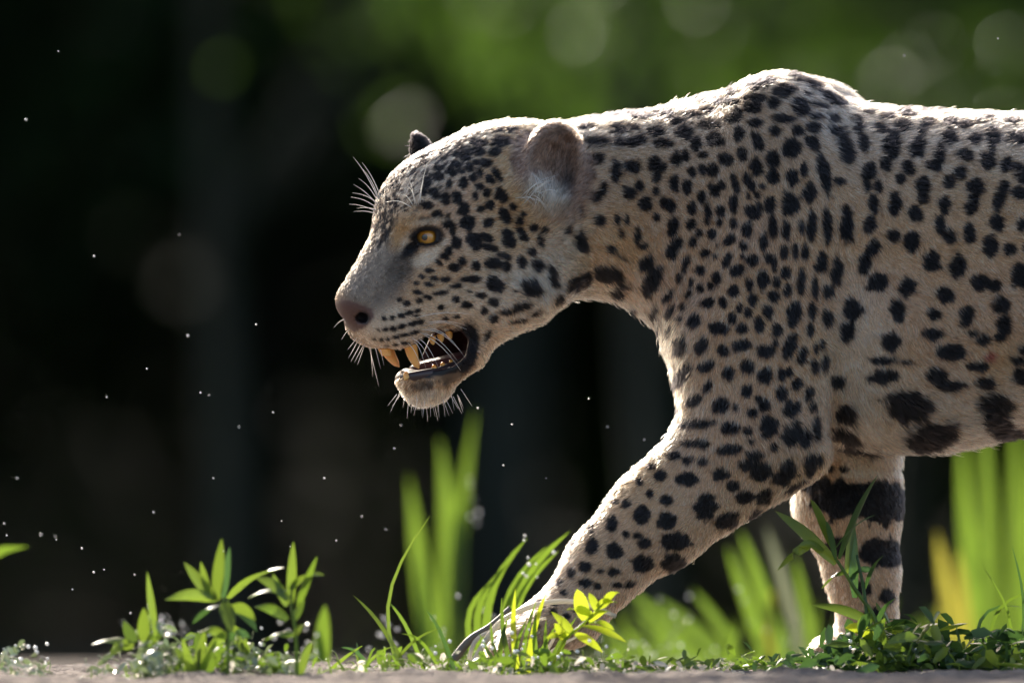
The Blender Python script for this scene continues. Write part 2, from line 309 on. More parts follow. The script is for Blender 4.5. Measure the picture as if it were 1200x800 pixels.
# near forearm, wrist and paw
limb(P(872, 525, -.115), P(770, 608, -.122), .071, .056, k=.025, flat=.86)
limb(P(770, 608, -.122), P(711, 660, -.125), .056, .043, k=.02, flat=.9)
limb(P(711, 660, -.125), P(672, 712, -.130), .043, .038, k=.02)
ellipsoid(P(648, 730, -.130), (.058, .052, .032), Ry(R(-18)), k=.02)
for dy_, du in ((-.038, 12), (-.013, 0), (.013, 0), (.038, 12)):
    limb(P(632 + du, 726, -.130 + dy_), P(588 + du, 758, -.130 + dy_ * 1.2), .018, .0175, k=.008)
# far foreleg, standing
limb(P(985, 470, .085), P(995, 590, .090), .066, .060, k=.03)
limb(P(995, 590, .090), P(1010, 668, .092), .058, .043, k=.02)
limb(P(1010, 668, .092), P(1018, 738, .092), .040, .034, k=.015)
ellipsoid(P(1006, 762, .092), (.055, .045, .026), k=.02)
for dy_ in (-.034, -.012, .012, .034):
    limb(P(985, 760, .092 + dy_), P(962, 769, .092 + dy_ * 1.2), .016, .015, k=.008)
# belly fullness behind the elbow
ellipsoid(P(1090, 410, -.04), (.13, .112, .105), k=.04)
# hindquarters and hind legs (beyond the frame)
for y_, du in ((-.095, 0), (.095, -230)):
    hip = P(1690, 300, y_); kn = P(1590 + du * .45, 520, y_ * 1.1); hk = P(1745 + du, 650, y_); pw = P(1690 + du, 760, y_)
    ellipsoid(P(1680 + du * .1, 330, y_), (.115, .062, .15), Ry(R(8)), k=.04)
    limb(hip, kn, .095, .062, k=.04, flat=.8)
    limb(kn, hk, .060, .036, k=.03)
    limb(hk, pw, .034, .034, k=.02)
    ellipsoid(pw + Vector((-.03, 0, .002)), (.062, .046, .026), k=.02)
# tail
tp = [P(1800, 270, 0), P(1842, 350, .01), P(1862, 450, .02), P(1872, 560, .03), P(1890, 640, .04)]
for i in range(4):
    limb(tp[i], tp[i + 1], .032 - .003 * i, .030 - .003 * i, k=.02)

# ---- head
limb(P(720, 236, .005), HP(600, 250), .090, .086, k=.03)                       # skull meets neck
ellipsoid(HP(588, 236), (.108, .084, .092), hrot(R(-6)), k=.03)                # cranium
ellipsoid(HP(512, 243), (.074, .066, .064), hrot(R(-20)), k=.03)               # forehead and brows
ellipsoid(HP(505, 248, .030), (.045, .030, .030), hrot(R(-10)), k=.02)         # near brow ridge
ellipsoid(HP(490, 250, -.032), (.045, .030, .032), hrot(R(-10)), k=.02)        # far brow ridge
ellipsoid(HP(598, 318, .052), (.078, .040, .068), hrot(R(-8)), k=.03)          # near cheek
ellipsoid(HP(545, 318, -.052), (.078, .040, .070), hrot(R(-8)), k=.03)         # far cheek
ellipsoid(HP(560, 296, .055), (.060, .030, .030), hrot(R(-14)), k=.025)        # cheekbone
limb(HP(497, 276), HP(426, 351), .056, .030, k=.02)                            # bridge of the nose
ellipsoid(HP(452, 356), (.050, .043, .045), hrot(R(-35)), k=.016)              # muzzle
ellipsoid(HP(470, 374, .022), (.047, .027, .033), hrot(R(-12)), k=.014)        # near whisker pad
ellipsoid(HP(448, 374, -.024), (.046, .025, .033), hrot(R(-12)), k=.014)       # far whisker pad
ellipsoid(HP(413, 354), (.015, .024, .016), hrot(R(-50)), k=.010)              # nose leather
limb(HP(603, 338, .045), HP(545, 408, .030), .036, .021, k=.018)               # near jaw
limb(HP(575, 338, -.045), HP(525, 408, -.030), .036, .021, k=.018)
limb(HP(545, 412, .028), HP(500, 449, .008), .024, .019, k=.012)
limb(HP(525, 412, -.028), HP(495, 449, -.008), .024, .019, k=.012)
ellipsoid(HP(501, 449), (.031, .028, .019), hrot(R(-8)), k=.012)               # chin
ellipsoid(HP(484, 443), (.021, .023, .012), hrot(R(-4)), k=.010)
ellipsoid(HP(566, 358, .010), (.052, .058, .032), hrot(R(-30)), k=.015)         # cheek behind the mouth

limb(HP(500, 342, .032), HP(560, 345, .050), .036, .036, k=.02)
limb(HP(480, 342, -.032), HP(520, 345, -.050), .036, .036, k=.02)

# ---- the open mouth: a wedge between the lips
def prism(poly, lat0, lat1):
    pts = np.array(poly, dtype=float)
    c = HP(495, 412, 0)
    sl = region(np.array(c) - np.array([.11, .15, .07]), np.array(c) + np.array([.11, .15, .07]))
    X, Y, Z = grid(sl)
    s = (CAM_D + Y) / CAM_D
    U = (X / s * 1000 + 600) + 0 * Z; V = (HORIZON_V - (Z - CAM_Z) / s * 1000) + 0 * X
    inside = np.zeros(np.broadcast(X, Y, Z).shape, dtype=bool); dist = np.full(inside.shape, 1e9, dtype=np.float32)
    n = len(pts)
    for i in range(n):
        (x0, y0), (x1, y1) = pts[i], pts[(i + 1) % n]
        cond = ((y0 > V) != (y1 > V)) & (U < (x1 - x0) * (V - y0) / (y1 - y0 + 1e-9) + x0)
        inside ^= cond
        ex, ey = x1 - x0, y1 - y0
        t = np.clip(((U - x0) * ex + (V - y0) * ey) / (ex * ex + ey * ey), 0, 1)
        dist = np.minimum(dist, np.hypot(U - x0 - t * ex, V - y0 - t * ey))
    d = np.where(inside, -dist, dist).astype(np.float32) / 1000
    # side walls, measured across the head
    px_, py_ = X - c[0], Y - c[1]
    lat = -( -math.sin(TH) * px_ + math.cos(TH) * py_)
    d = np.maximum(d, np.maximum(lat - lat1, lat0 - lat))
    blend(sl, d, .004, 'carve')
prism([(405, 420), (428, 412), (455, 413), (478, 409), (495, 397), (514, 388), (540, 387), (549, 398), (545, 418), (530, 430), (500, 435), (468, 430), (455, 440), (420, 440)], -.030, .2)
prism([(405, 420), (428, 412), (455, 413), (480, 409), (490, 420), (486, 432), (468, 430), (455, 440), (420, 440)], -.2, .2)
# nostril and eye socket
ellipsoid(HP(424, 372, .020), (.006, .012, .0065), hrot(R(-30)), k=.004, mode='carve')
ellipsoid(HP(404, 370, -.016), (.008, .010, .006), hrot(R(-30)), k=.004, mode='carve')
EYE = HP(501, 277, .0485)
ellipsoid(EYE, (.0150, .0120, .0086), hrot(R(-8)), k=.004, mode='carve')
ellipsoid(HP(482, 291, .050), (.012, .010, .005), hrot(R(-40)), k=.004, mode='carve')

# ---- ears
def ear(c, r, rot, hollow):
    ellipsoid(c, r, rot, k=.010)
    if hollow is not None:
        off = rot @ Vector(hollow)
        ellipsoid(Vector(c) + off, (r[0] * .83, r[1] * .95, r[2] * .85), rot, k=.004, mode='carve')
EAR = HP(645, 201, .078)
ear(EAR, (.040, .019, .062), hrot(0) @ Ry(R(20)) @ Rx(R(-10)), (-.004, -.011, .004))
ellipsoid(HP(622, 240, .080), (.036, .018, .028), hrot(R(20)), k=.02)
FEAR = HP(494, 180, -.052)
ear(FEAR, (.013, .011, .022), hrot(0) @ Ry(R(-22)), None)
limb(HP(497, 186, -.052), HP(485.5, 159, -.054), .0135, .0035, k=.006)

# ---- surface nets
def surface_nets(F):
    neg = F < 0
    nx, ny, nz = F.shape
    cnt = np.zeros((nx - 1, ny - 1, nz - 1), dtype=np.int8)
    for a in (0, 1):
        for b in (0, 1):
            for c in (0, 1):
                cnt += neg[a:nx - 1 + a, b:ny - 1 + b, c:nz - 1 + c]
    act = (cnt > 0) & (cnt < 8)
    idx = -np.ones(act.shape, dtype=np.int32)
    I = np.argwhere(act)
    idx[tuple(I.T)] = np.arange(len(I))
    acc = np.zeros((len(I), 3)); num = np.zeros(len(I))
    corners = [(a, b, c) for a in (0, 1) for b in (0, 1) for c in (0, 1)]
    for i, ca in enumerate(corners):
        for cb in corners[i + 1:]:
            if sum(abs(x - y) for x, y in zip(ca, cb)) != 1: continue
            fa = F[I[:, 0] + ca[0], I[:, 1] + ca[1], I[:, 2] + ca[2]]; fb = F[I[:, 0] + cb[0], I[:, 1] + cb[1], I[:, 2] + cb[2]]
            m = (fa < 0) != (fb < 0)
            t = np.where(m, fa / np.where(m, fa - fb, 1), 0)
            p = np.array(ca) + t[:, None] * (np.array(cb) - np.array(ca))
            acc += np.where(m[:, None], p, 0); num += m
    V = (I + acc / num[:, None]) * VOX + G0
    quads = []
    # x edges
    for ax in range(3):
        s0 = [slice(1, -1)] * 3; s0[ax] = slice(0, -1)
        s1 = [slice(1, -1)] * 3; s1[ax] = slice(1, None)
        A = neg[tuple(s0)]; B = neg[tuple(s1)]
        ch = np.argwhere(A != B)
        flip = A[tuple(ch.T)]
        o = np.array([1, 1, 1]); o[ax] = 0
        ch = ch + o
        b, c = [(1, 2), (2, 0), (0, 1)][ax]
        eb = np.zeros(3, int); eb[b] = 1; ec = np.zeros(3, int); ec[c] = 1
        q = np.stack([idx[tuple((ch - eb - ec).T)], idx[tuple((ch - ec).T)], idx[tuple(ch.T)], idx[tuple((ch - eb).T)]], 1)
        q[~flip] = q[~flip][:, ::-1]
        quads.append(q)
    return V, np.concatenate(quads)
BV, BF = surface_nets(FIELD)
del FIELD

def neighbours_mean(V, F):
    S = np.zeros_like(V); n = np.zeros(len(V))
    for a in range(4):
        i, j = F[:, a], F[:, (a + 1) % 4]
        for k in range(3):
            S[:, k] += np.bincount(i, V[j, k], len(V)) + np.bincount(j, V[i, k], len(V))
        n += np.bincount(i, minlength=len(V)) + np.bincount(j, minlength=len(V))
    return S / n[:, None]
for it in range(4):
    BV = BV + 0.5 * (neighbours_mean(BV, BF) - BV)
    BV = BV - 0.35 * (neighbours_mean(BV, BF) - BV)

def vertex_normals(V, F):
    n = np.cross(V[F[:, 2]] - V[F[:, 0]], V[F[:, 3]] - V[F[:, 1]])
    N = np.zeros_like(V)
    for a in range(4):
        for k in range(3):
            N[:, k] += np.bincount(F[:, a], n[:, k], len(V))
    return N / (np.linalg.norm(N, axis=1)[:, None] + 1e-12)
BN = vertex_normals(BV, BF)
print('body verts', len(BV), 'faces', len(BF))
# ------------------------------------------------------------------ coat colours (fur colours, with some sky tint and shade painted in)
TAN = np.array([.585, .375, .24]); GOLD = np.array([.54, .315, .14]); CREAM = np.array([.78, .61, .45]); BLACK = np.array([.009, .008, .009])
GREYB = np.array([.17, .135, .11]); NOSE = np.array([.115, .062, .052]); LIP = np.array([.009, .008, .010]); MOUTH = np.array([.10, .032, .03])
MOUTH_POLY = [(405, 420), (428, 412), (455, 413), (478, 409), (495, 397), (514, 388), (540, 387), (549, 398), (545, 418), (530, 430), (500, 435), (468, 430), (455, 440), (420, 440)]
NOSE_POLY = [(388, 356), (400, 350), (418, 355), (436, 362), (438, 372), (429, 383), (415, 389), (405, 381), (395, 372)]

def poly_dist(u, v, poly):
    pts = np.array(poly, float); ins = np.zeros(len(u), bool); dist = np.full(len(u), 1e9)
    for i in range(len(pts)):
        (x0, y0), (x1, y1) = pts[i], pts[(i + 1) % len(pts)]
        ins ^= ((y0 > v) != (y1 > v)) & (u < (x1 - x0) * (v - y0) / (y1 - y0 + 1e-9) + x0)
        ex, ey = x1 - x0, y1 - y0
        t = np.clip(((u - x0) * ex + (v - y0) * ey) / (ex * ex + ey * ey), 0, 1)
        dist = np.minimum(dist, np.hypot(u - x0 - t * ex, v - y0 - t * ey))
    return np.where(ins, -dist, dist)

def blob(u, v, cu, cv, a, b, t=0, soft=.5):
    c, s = math.cos(R(t)), math.sin(R(t))
    x = (c * (u - cu) + s * (v - cv)) / a; y = (-s * (u - cu) + c * (v - cv)) / b
    return np.clip((1 + soft / 2 - np.sqrt(x * x + y * y)) / soft, 0, 1)

def mixc(C, col, m):
    return C * (1 - m[:, None]) + np.asarray(col) * m[:, None]

def coat(co, nr):
    """colour, fur length (m) for surface points"""
    u, v = to_px(co)
    y = co[:, 1]; n = len(u)
    jit = vnoise(co * 60, 11)
    C = np.tile(TAN, (n, 1)).astype(float)
    C = mixc(C, GOLD, np.clip(.35 + .5 * vnoise(co * 14, 4), 0, .8))
    on_head = (u < 690) & (v < 485)
    C = mixc(C, (.48, .36, .27), .6 * np.clip((300 - v) / 130, 0, 1) * np.clip((u - 640) / 60, 0, 1))  # upper coat greyed with a painted tint of skylight
    # pale underside: belly, throat, inner legs
    C = mixc(C, CREAM, np.clip((v - 425 + 20 * jit) / 110, 0, .8) * (u > 985) * (v < 560))
    C = mixc(C, CREAM, .55 * blob(u, v, 1010, 450, 40, 110, 0, .9))
    C = mixc(C, CREAM, .8 * blob(u, v, 700, 365, 90, 26, 25, .9))
    C = mixc(C, CREAM, .7 * blob(u, v, 770, 430, 22, 90, -8, .9))
    C = mixc(C, GOLD * 1.05, .6 * blob(u, v, 715, 300, 45, 40, 0, .9))
    C = mixc(C, CREAM, np.clip(-nr[:, 2] - .35, 0, .6) * (v < 700))
    C = mixc(C, CREAM * .9, np.clip((v - 560) / 200, 0, .12))
    # face
    C = mixc(C, CREAM, .55 * blob(u, v, 590, 350, 75, 50, -25, 1.0))
    C = mixc(C, CREAM, .8 * blob(u, v, 470, 385, 55, 30, 8, .7))
    C = mixc(C, CREAM, .7 * blob(u, v, 535, 362, 45, 20, 0, .9))
    spk = .5 + .5 * np.clip(vnoise(co * 520, 15) * 1.6, -1, 1)
    C = mixc(C, GREYB * 1.05, .92 * blob(u, v, 440, 325, 52, 34, -52, .55) * on_head)
    C = mixc(C, CREAM * .8, .42 * spk * blob(u, v, 436, 322, 44, 26, -52, .7) * on_head)
    C = mixc(C, GREYB * .55, .8 * blob(u, v, 470, 312, 15, 26, 35, .8) * on_head)
    C = mixc(C, GOLD * .95, .8 * blob(u, v, 468, 268, 14, 24, 20, .8))
    # fine dark streaks of the forehead
    fh = blob(u, v, 492, 205, 95, 33, -38, .45) * (v < 300) * on_head
    fh = np.maximum(fh, blob(u, v, 447, 255, 17, 42, 8, .5))
    ca, sa = math.cos(R(-42)), math.sin(R(-42))
    p1 = np.stack([(ca * u + sa * v) * .12, (-sa * u + ca * v) * .46, y * 0 + 2], 1)
    st = vnoise(p1, 21) * .7 + .45 * vnoise(p1 * 2.1, 22)
    st2 = vnoise(np.stack([u * .46, v * .15, 0 * u], 1), 23)
    st = np.where(u < 466, np.maximum(st * .6, st2), st)
    C = mixc(C, CREAM, .5 * fh)
    C = mixc(C, BLACK * 1.5, fh * np.clip((st + .02) * 7, 0, .98))
    # spots
    sp = spot_mask(u, v, SPOTS)
    sp = sp * (1 - blob(u, v, 440, 325, 46, 28, -52, .4) * .8)
    far_leg = (y > .02) & (v > 535) & (u > 900) & (u < 1090)
    sp = np.where(far_leg, spot_mask(u, v, np.array(FAR_LEG_SPOTS)), sp)
    C = mixc(C, BLACK, sp)
    # wound on the flank
    C = mixc(C, (.28, .035, .03), .85 * blob(u, v, 1161, 418, 8, 5, -20, .8))
    # eye rim, tear mark and pale patch below the eye
    C = mixc(C, CREAM, .9 * blob(u, v, 499, 302, 17, 8, -30, .6))
    C = mixc(C, CREAM, .7 * blob(u, v, 516, 288, 14, 3.5, -45, .6))
    C = mixc(C, CREAM * .95, .7 * blob(u, v, 500, 260, 22, 4, -8, .8))
    C = mixc(C, CREAM * .9, .6 * blob(u, v, 477, 283, 6, 15, 25, .8))
    C = mixc(C, LIP, np.maximum(blob(u, v, 500, 277, 21, 13, -6, .3), blob(u, v, 482, 291, 17, 7, -40, .5)))
    # ears
    e = np.array(EAR); de = np.linalg.norm((co - e) / np.array([.06, .06, .075]), axis=1)
    ear_m = np.clip((1.0 - de) * 4, 0, 1) * (v < 262) * (u > 596)
    C = mixc(C, (.27, .165, .12), ear_m * .95 * (nr[:, 1] < .25))
    C = mixc(C, (.065, .042, .036), .5 * blob(u, v, 657, 205, 16, 32, 18, .9) * (nr[:, 1] < .4))  # ear hollow darkened with painted shade
    C = mixc(C, (.05, .04, .04), .8 * blob(u, v, 664, 224, 10, 24, 12, .7) * (nr[:, 1] < .4))  # deeper painted shade low in the hollow
    C = mixc(C, CREAM * .85, ear_m * .7 * blob(u, v, 628, 236, 32, 22, 0, .8))
    C = mixc(C, BLACK, ear_m * (nr[:, 1] > .3) * .9)
    fe = np.linalg.norm((co - np.array(FEAR)) / np.array([.03, .05, .04]), axis=1) < 1
    C[fe & (v < 190) & (u < 512)] = BLACK * 1.2
    # nose, lips, mouth
    near_mouth = on_head & (u < 575)
    md = poly_dist(u, v, MOUTH_POLY)
    lip = np.clip((np.where(v > 426, 9.5, 5.5) - md) / 2, 0, 1) * (v > 414) * (u > 458) * (v < 452)
    lip = np.maximum(lip, np.clip((3.0 - md) / 2, 0, 1) * (u > 470) * (v <= 414))
    lip = np.maximum(lip, blob(u, v, 545, 408, 16, 33, 10, .3))
    lip = np.maximum(lip, .8 * blob(u, v, 535, 436, 24, 9, -25, .5))
    C = mixc(C, BLACK * 2.5, .75 * blob(u, v, 503, 452, 32, 7, -5, .9) * near_mouth * (.5 + .5 * np.sign(jit)))
    C = mixc(C, CREAM, .9 * blob(u, v, 500, 470, 38, 11, -10, .6))
    C = mixc(C, LIP, lip * near_mouth)
    inside = (md < .5) & near_mouth
    C[inside] = MOUTH * (.55 + .3 * (jit[inside, None]))
    hid = (md < 1.5) & near_mouth
    nd = poly_dist(u, v, NOSE_POLY)
    nose_m = np.clip((1.5 - nd) / 2, 0, 1) * on_head
    C = mixc(C, NOSE, nose_m)
    C = mixc(C, LIP, blob(u, v, 426, 372, 8.5, 7, 30, .4) * on_head)
    C = mixc(C, LIP, .8 * blob(u, v, 409, 394, 3, 13, -35, .5) * on_head)
    # fur length
    L = np.full(n, .0098)
    L = np.where(u > 985, .0100, L)
    L = L + .006 * np.clip((v - 440) / 80, 0, 1) * (u > 985) * (v < 560)
    L = np.where((v > 545) | far_leg, .0066, L)
    L = L + .004 * blob(u, v, 900, 610, 60, 20, -35, .8)
    head_t = np.clip((690 - u) / 70, 0, 1) * (v < 490)
    L = L * (1 - head_t) + head_t * np.interp(u, [400, 430, 470, 520, 600, 690], [.0022, .003, .0042, .0052, .007, .0105])
    L = np.where(fe, .006, L)
    L = L + .005 * blob(u, v, 500, 468, 42, 14, -10, .7) * on_head
    L = L + .005 * blob(u, v, 690, 360, 100, 18, 22, .9)
    L = L * np.where(ear_m > .4, .75, 1)
    L = L + .008 * ear_m * blob(u, v, 632, 232, 26, 20, 0, .8)
    bare = (nose_m > .4) | hid | ((blob(u, v, 500, 277, 15, 9.5, -5, .2) > .5) & on_head & (y < -.02)) | ((lip > .5) & near_mouth & (v > 426) & (u < 540))
    L = np.where(bare, 0, L)
    return np.clip(C, .004, .95), L

COMB = np.array([
    (405, 340, .4, -.9), (430, 300, .5, -.85), (445, 240, .5, -.85), (500, 185, .85, -.5), (570, 165, 1, -.2), (640, 150, 1, .0), (540, 320, 1, .1), (490, 330, .9, -.1),
    (600, 320, .9, .4), (440, 390, .8, .5), (470, 385, .95, .25), (500, 470, .15, 1), (470, 460, -.5, .85), (560, 425, .7, .7), (610, 385, .75, .65), (660, 350, .85, .5),
    (530, 230, .9, -.3), (600, 250, .9, .1), (650, 180, .1, -1), (630, 240, -.1, -.6),
    (720, 150, .95, .25), (740, 220, .85, .5), (740, 320, .6, .8), (720, 365, .7, .75), (770, 430, -.3, .95), (785, 480, -.35, .9), (910, 90, .7, .6), (850, 110, .9, .4), (900, 200, .5, .85), (880, 300, .25, .95), (870, 450, .1, 1),
    (940, 520, .45, .9), (970, 300, .3, .95), (970, 450, .25, .95), (800, 600, -.5, .85), (880, 590, -.1, .95), (680, 670, -.55, .8), (620, 740, -.8, .5), (740, 570, -.65, .7),
    (1060, 125, 1, .05), (1180, 130, 1, .1), (1100, 200, .85, .5), (1020, 250, .6, .8), (1010, 400, .6, .8), (1100, 330, .75, .65), (1100, 480, .85, .5), (1180, 500, .85, .5), (1000, 640, .1, 1), (1050, 640, .3, .95), (1010, 740, -.1, 1),
    (1300, 300, .85, .5), (1500, 200, .9, .4), (1600, 400, .6, .8), (1700, 600, .1, 1), (1500, 500, .4, .9), (1850, 500, .1, 1)])
def comb_dir(u, v):
    w = 1.0 / (((u[:, None] - COMB[None, :, 0]) ** 2 + (v[:, None] - COMB[None, :, 1]) ** 2) + 120) ** 1.6
    d = (w[:, :, None] * COMB[None, :, 2:]).sum(1) / w.sum(1)[:, None]
    return d / (np.linalg.norm(d, axis=1)[:, None] + 1e-9)

skin_mat, sn, slk = new_mat('jaguar_skin')
bs = sn['Principled BSDF']
at = sn.new('ShaderNodeAttribute'); at.attribute_name = 'coat'
at2 = sn.new('ShaderNodeAttribute'); at2.attribute_name = 'wet'
rg = sn.new('ShaderNodeMapRange'); rg.inputs['To Min'].default_value = .75; rg.inputs['To Max'].default_value = .38; bs.inputs['Specular IOR Level'].default_value = .3
nz = sn.new('ShaderNodeTexNoise'); nz.inputs['Scale'].default_value = 420; nz.inputs['Detail'].default_value = 3
bp = sn.new('ShaderNodeBump'); bp.inputs['Strength'].default_value = .35; bp.inputs['Distance'].default_value = .002
slk.new(at.outputs['Color'], bs.inputs['Base Color']); slk.new(at2.outputs['Fac'], rg.inputs['Value']); slk.new(rg.outputs[0], bs.inputs['Roughness'])
slk.new(nz.outputs['Fac'], bp.inputs['Height']); slk.new(bp.outputs[0], bs.inputs['Normal'])

BC, BL = coat(BV, BN)
BC = np.where((BL > 0)[:, None], BC * .72, BC)          # duller underfur, darkened further as painted shade between the hairs
jaguar = empty('jaguar', (0.4, 0, 0))
tag(jaguar, 'spotted jaguar walking across the grassy bank with its mouth open', 'jaguar')
bm_ = fast_mesh('body', BV - np.array(jaguar.location), BF, skin_mat)
ca_ = bm_.attributes.new('coat', 'FLOAT_COLOR', 'POINT')
ca_.data.foreach_set('color', np.concatenate([BC, np.ones((len(BC), 1))], 1).astype(np.float32).ravel())
wa_ = bm_.attributes.new('wet', 'FLOAT', 'POINT')
wa_.data.foreach_set('value', (BL <= 0).astype(np.float32))
body = link(bpy.data.objects.new('body', bm_), jaguar)

# ------------------------------------------------------------------ fur
NH = 560000
tri = np.concatenate([BF[:, [0, 1, 2]], BF[:, [0, 2, 3]]])
fn = np.cross(BV[tri[:, 1]] - BV[tri[:, 0]], BV[tri[:, 2]] - BV[tri[:, 0]])
area = np.linalg.norm(fn, axis=1)
cen = BV[tri].mean(1); fnn = fn / (area[:, None] + 1e-12)
cu_, cv_ = to_px(cen)
wgt = area * np.where(fnn[:, 1] < .35, 1.0, .45) * np.where(cu_ > 1260, .35, 1.0)
wgt = wgt * np.where((cu_ < 690) & (cv_ < 490), 2.4, 1.0) * np.where((cu_ < 560) & (cv_ < 490), 1.5, 1.0)
cdf = np.cumsum(wgt); cdf /= cdf[-1]
ti = np.searchsorted(cdf, rng.random(NH))
r1 = np.sqrt(rng.random(NH)); r2 = rng.random(NH)
bw = np.stack([1 - r1, r1 * (1 - r2), r1 * r2], 1)
root = (BV[tri[ti]] * bw[:, :, None]).sum(1)
nor = (BN[tri[ti]] * bw[:, :, None]).sum(1); nor /= np.linalg.norm(nor, axis=1)[:, None] + 1e-9
hcol, hlen = coat(root, nor)
keep = hlen > 0
root, nor, hcol, hlen = root[keep], nor[keep], hcol[keep], hlen[keep]
NH = len(root)
hu, hv = to_px(root)
D2 = np.concatenate([comb_dir(hu[i:i + 60000], hv[i:i + 60000]) for i in range(0, NH, 60000)])
# tufts: neighbouring hairs lean together
ang = .38 * vnoise(root * 55, 31) + .38 * vnoise(root * 130, 32) + .22 * rng.standard_normal(NH)
c_, s_ = np.cos(ang), np.sin(ang)
D = np.stack([D2[:, 0] * c_ - D2[:, 1] * s_, .12 * rng.standard_normal(NH), -(D2[:, 0] * s_ + D2[:, 1] * c_)], 1)
D -= nor * (D * nor).sum(1)[:, None]
D /= np.linalg.norm(D, axis=1)[:, None] + 1e-6
hcol, _ = coat(root + D * (hlen * .5)[:, None], nor)
lift = np.clip(.46 + .18 * vnoise(root * 90, 33) + .10 * rng.standard_normal(NH), .08, .9)
lift = np.where((hu < 560) & (hv < 440), lift * .8, lift)
neckish = blob(hu, hv, 740, 200, 110, 95, 0, .8)
lift = lift + .18 * neckish
hl = 1.12 * hlen * np.clip(1 + .16 * rng.standard_normal(NH) + .15 * vnoise(root * 70, 34), .45, 1.6)
stray = rng.random(NH) < .012
hl = np.where(stray, hl * 1.25, hl); lift = np.where(stray, lift + .25, lift)
NP = 4
pts = np.zeros((NH, NP, 3), dtype=np.float32)
for k in range(NP):
    t = k / (NP - 1)
    up = lift * (1.35 * t - .55 * t * t)
    al = np.sqrt(np.clip(1 - lift ** 2 * .6, .1, 1)) * (t * .75 + .25 * t * t)
    pts[:, k] = root - nor * .0008 + hl[:, None] * (nor * up[:, None] + D * al[:, None])
# clumping: hairs of one lock share a tip and a tone
def locks(cell, seed):
    q = np.floor(root * cell + 1.3 * np.stack([vnoise(root * cell * .45, seed + s) for s in (1, 2, 3)], 1)).astype(np.int64)
    q -= q.min(0)
    key = (q[:, 0] * 4096 + q[:, 1]) * 4096 + q[:, 2]
    _, inv = np.unique(key, return_inverse=True)
    return inv, inv.max() + 1
tone = np.ones(NH)
for cell, pull, amp, seed in ((340, .42, .38, 71), (120, .12, .15, 72)):
    inv, nl = locks(cell, seed)
    cnt = np.bincount(inv, minlength=nl)
    tip = np.stack([np.bincount(inv, pts[:, -1, k], nl) / cnt for k in range(3)], 1)
    wave = rng.standard_normal((nl, 3)) * .0016
    for k in range(1, NP):
        w_ = pull * (k / (NP - 1)) ** 1.4
        pts[:, k] += (w_ * ((tip + wave)[inv] - pts[:, -1])).astype(np.float32)
    tone *= np.clip(1 + amp * rng.standard_normal(nl), .5, 1.6)[inv]
val = np.clip(1 + .25 * rng.standard_normal(NH), .45, 1.7) * tone
hcol = np.clip(hcol * val[:, None] * (1 + .05 * rng.standard_normal((NH, 1)) * np.array([1, 0, -1])), .003, .92)
white = (rng.random(NH) < .05) & (hcol.mean(1) > .1)
hcol[white] = np.clip(hcol[white] * 1.35 + .08, 0, .9)
cv = bpy.data.hair_curves.new('fur')
cv.add_curves([NP] * NH)
cv.position_data.foreach_set('vector', (pts - np.array(jaguar.location, dtype=np.float32)).ravel())
rad0 = np.interp(hl, [.002, .006, .012, .03], [.00016, .00026, .00037, .00042])
prof = np.array([1.0, .95, .7, .12])
ra_ = cv.attributes.get('radius') or cv.attributes.new('radius', 'FLOAT', 'POINT')
ra_.data.foreach_set('value', (rad0[:, None] * prof[None]).astype(np.float32).ravel())
hc_ = cv.attributes.new('hcol', 'FLOAT_COLOR', 'CURVE')
hc_.data.foreach_set('color', np.concatenate([hcol, np.ones((NH, 1))], 1).astype(np.float32).ravel())
fur_mat, fnn_, fl_ = new_mat('jaguar_fur')
fnn_.clear()
fo = fnn_.new('ShaderNodeOutputMaterial')
hb = fnn_.new('ShaderNodeBsdfHairPrincipled')
hb.model = 'CHIANG'; hb.parametrization = 'COLOR'
hb.inputs['Roughness'].default_value = .34; hb.inputs['Radial Roughness'].default_value = .45; hb.inputs['Coat'].default_value = .0; hb.inputs['IOR'].default_value = 1.36
ha = fnn_.new('ShaderNodeAttribute'); ha.attribute_name = 'hcol'
fl_.new(ha.outputs['Color'], hb.inputs['Color']); fl_.new(hb.outputs[0], fo.inputs['Surface'])
cv.materials.append(fur_mat)
fur = link(bpy.data.objects.new('fur', cv), jaguar)
tag(fur, kind='stuff')
# ------------------------------------------------------------------ eyes, teeth, tongue, whiskers (parts of the jaguar)
JL = Vector(jaguar.location)
def uv_sphere(n=20, m=12):
    V = [(0, 0, 1)]; F = []
    for i in range(1, m):
        a = math.pi * i / m
        for j in range(n):
            b = 2 * math.pi * j / n
            V.append((math.sin(a) * math.cos(b), math.sin(a) * math.sin(b), math.cos(a)))
    V.append((0, 0, -1))
    for j in range(n): F.append((0, 1 + j, 1 + (j + 1) % n))
    for i in range(m - 2):
        for j in range(n):
            a, b = 1 + i * n + j, 1 + i * n + (j + 1) % n
            F.append((a, a + n, b + n, b))
    o = 1 + (m - 2) * n
    for j in range(n): F.append((o + j, len(V) - 1, o + (j + 1) % n))
    return V, F

def tube(points, radii, sides=6):
    """tapered tube along points -> verts, faces"""
    V, F = [], []
    n = len(points); prev = None
    for i, p in enumerate(points):
        t = (points[min(i + 1, n - 1)] - points[max(i - 1, 0)]).normalized()
        a = t.orthogonal() if prev is None else (prev - t * prev.dot(t))
        a.normalize(); prev = a
        b = t.cross(a)
        for j in range(sides):
            w = 2 * math.pi * j / sides
            V.append(p + (a * math.cos(w) + b * math.sin(w)) * radii[i])
    for i in range(n - 1):
        for j in range(sides):
            F.append((i * sides + j, i * sides + (j + 1) % sides, (i + 1) * sides + (j + 1) % sides, (i + 1) * sides + j))
    F.append(tuple(reversed(range(sides)))); F.append(tuple((n - 1) * sides + j for j in range(sides)))
    return V, F

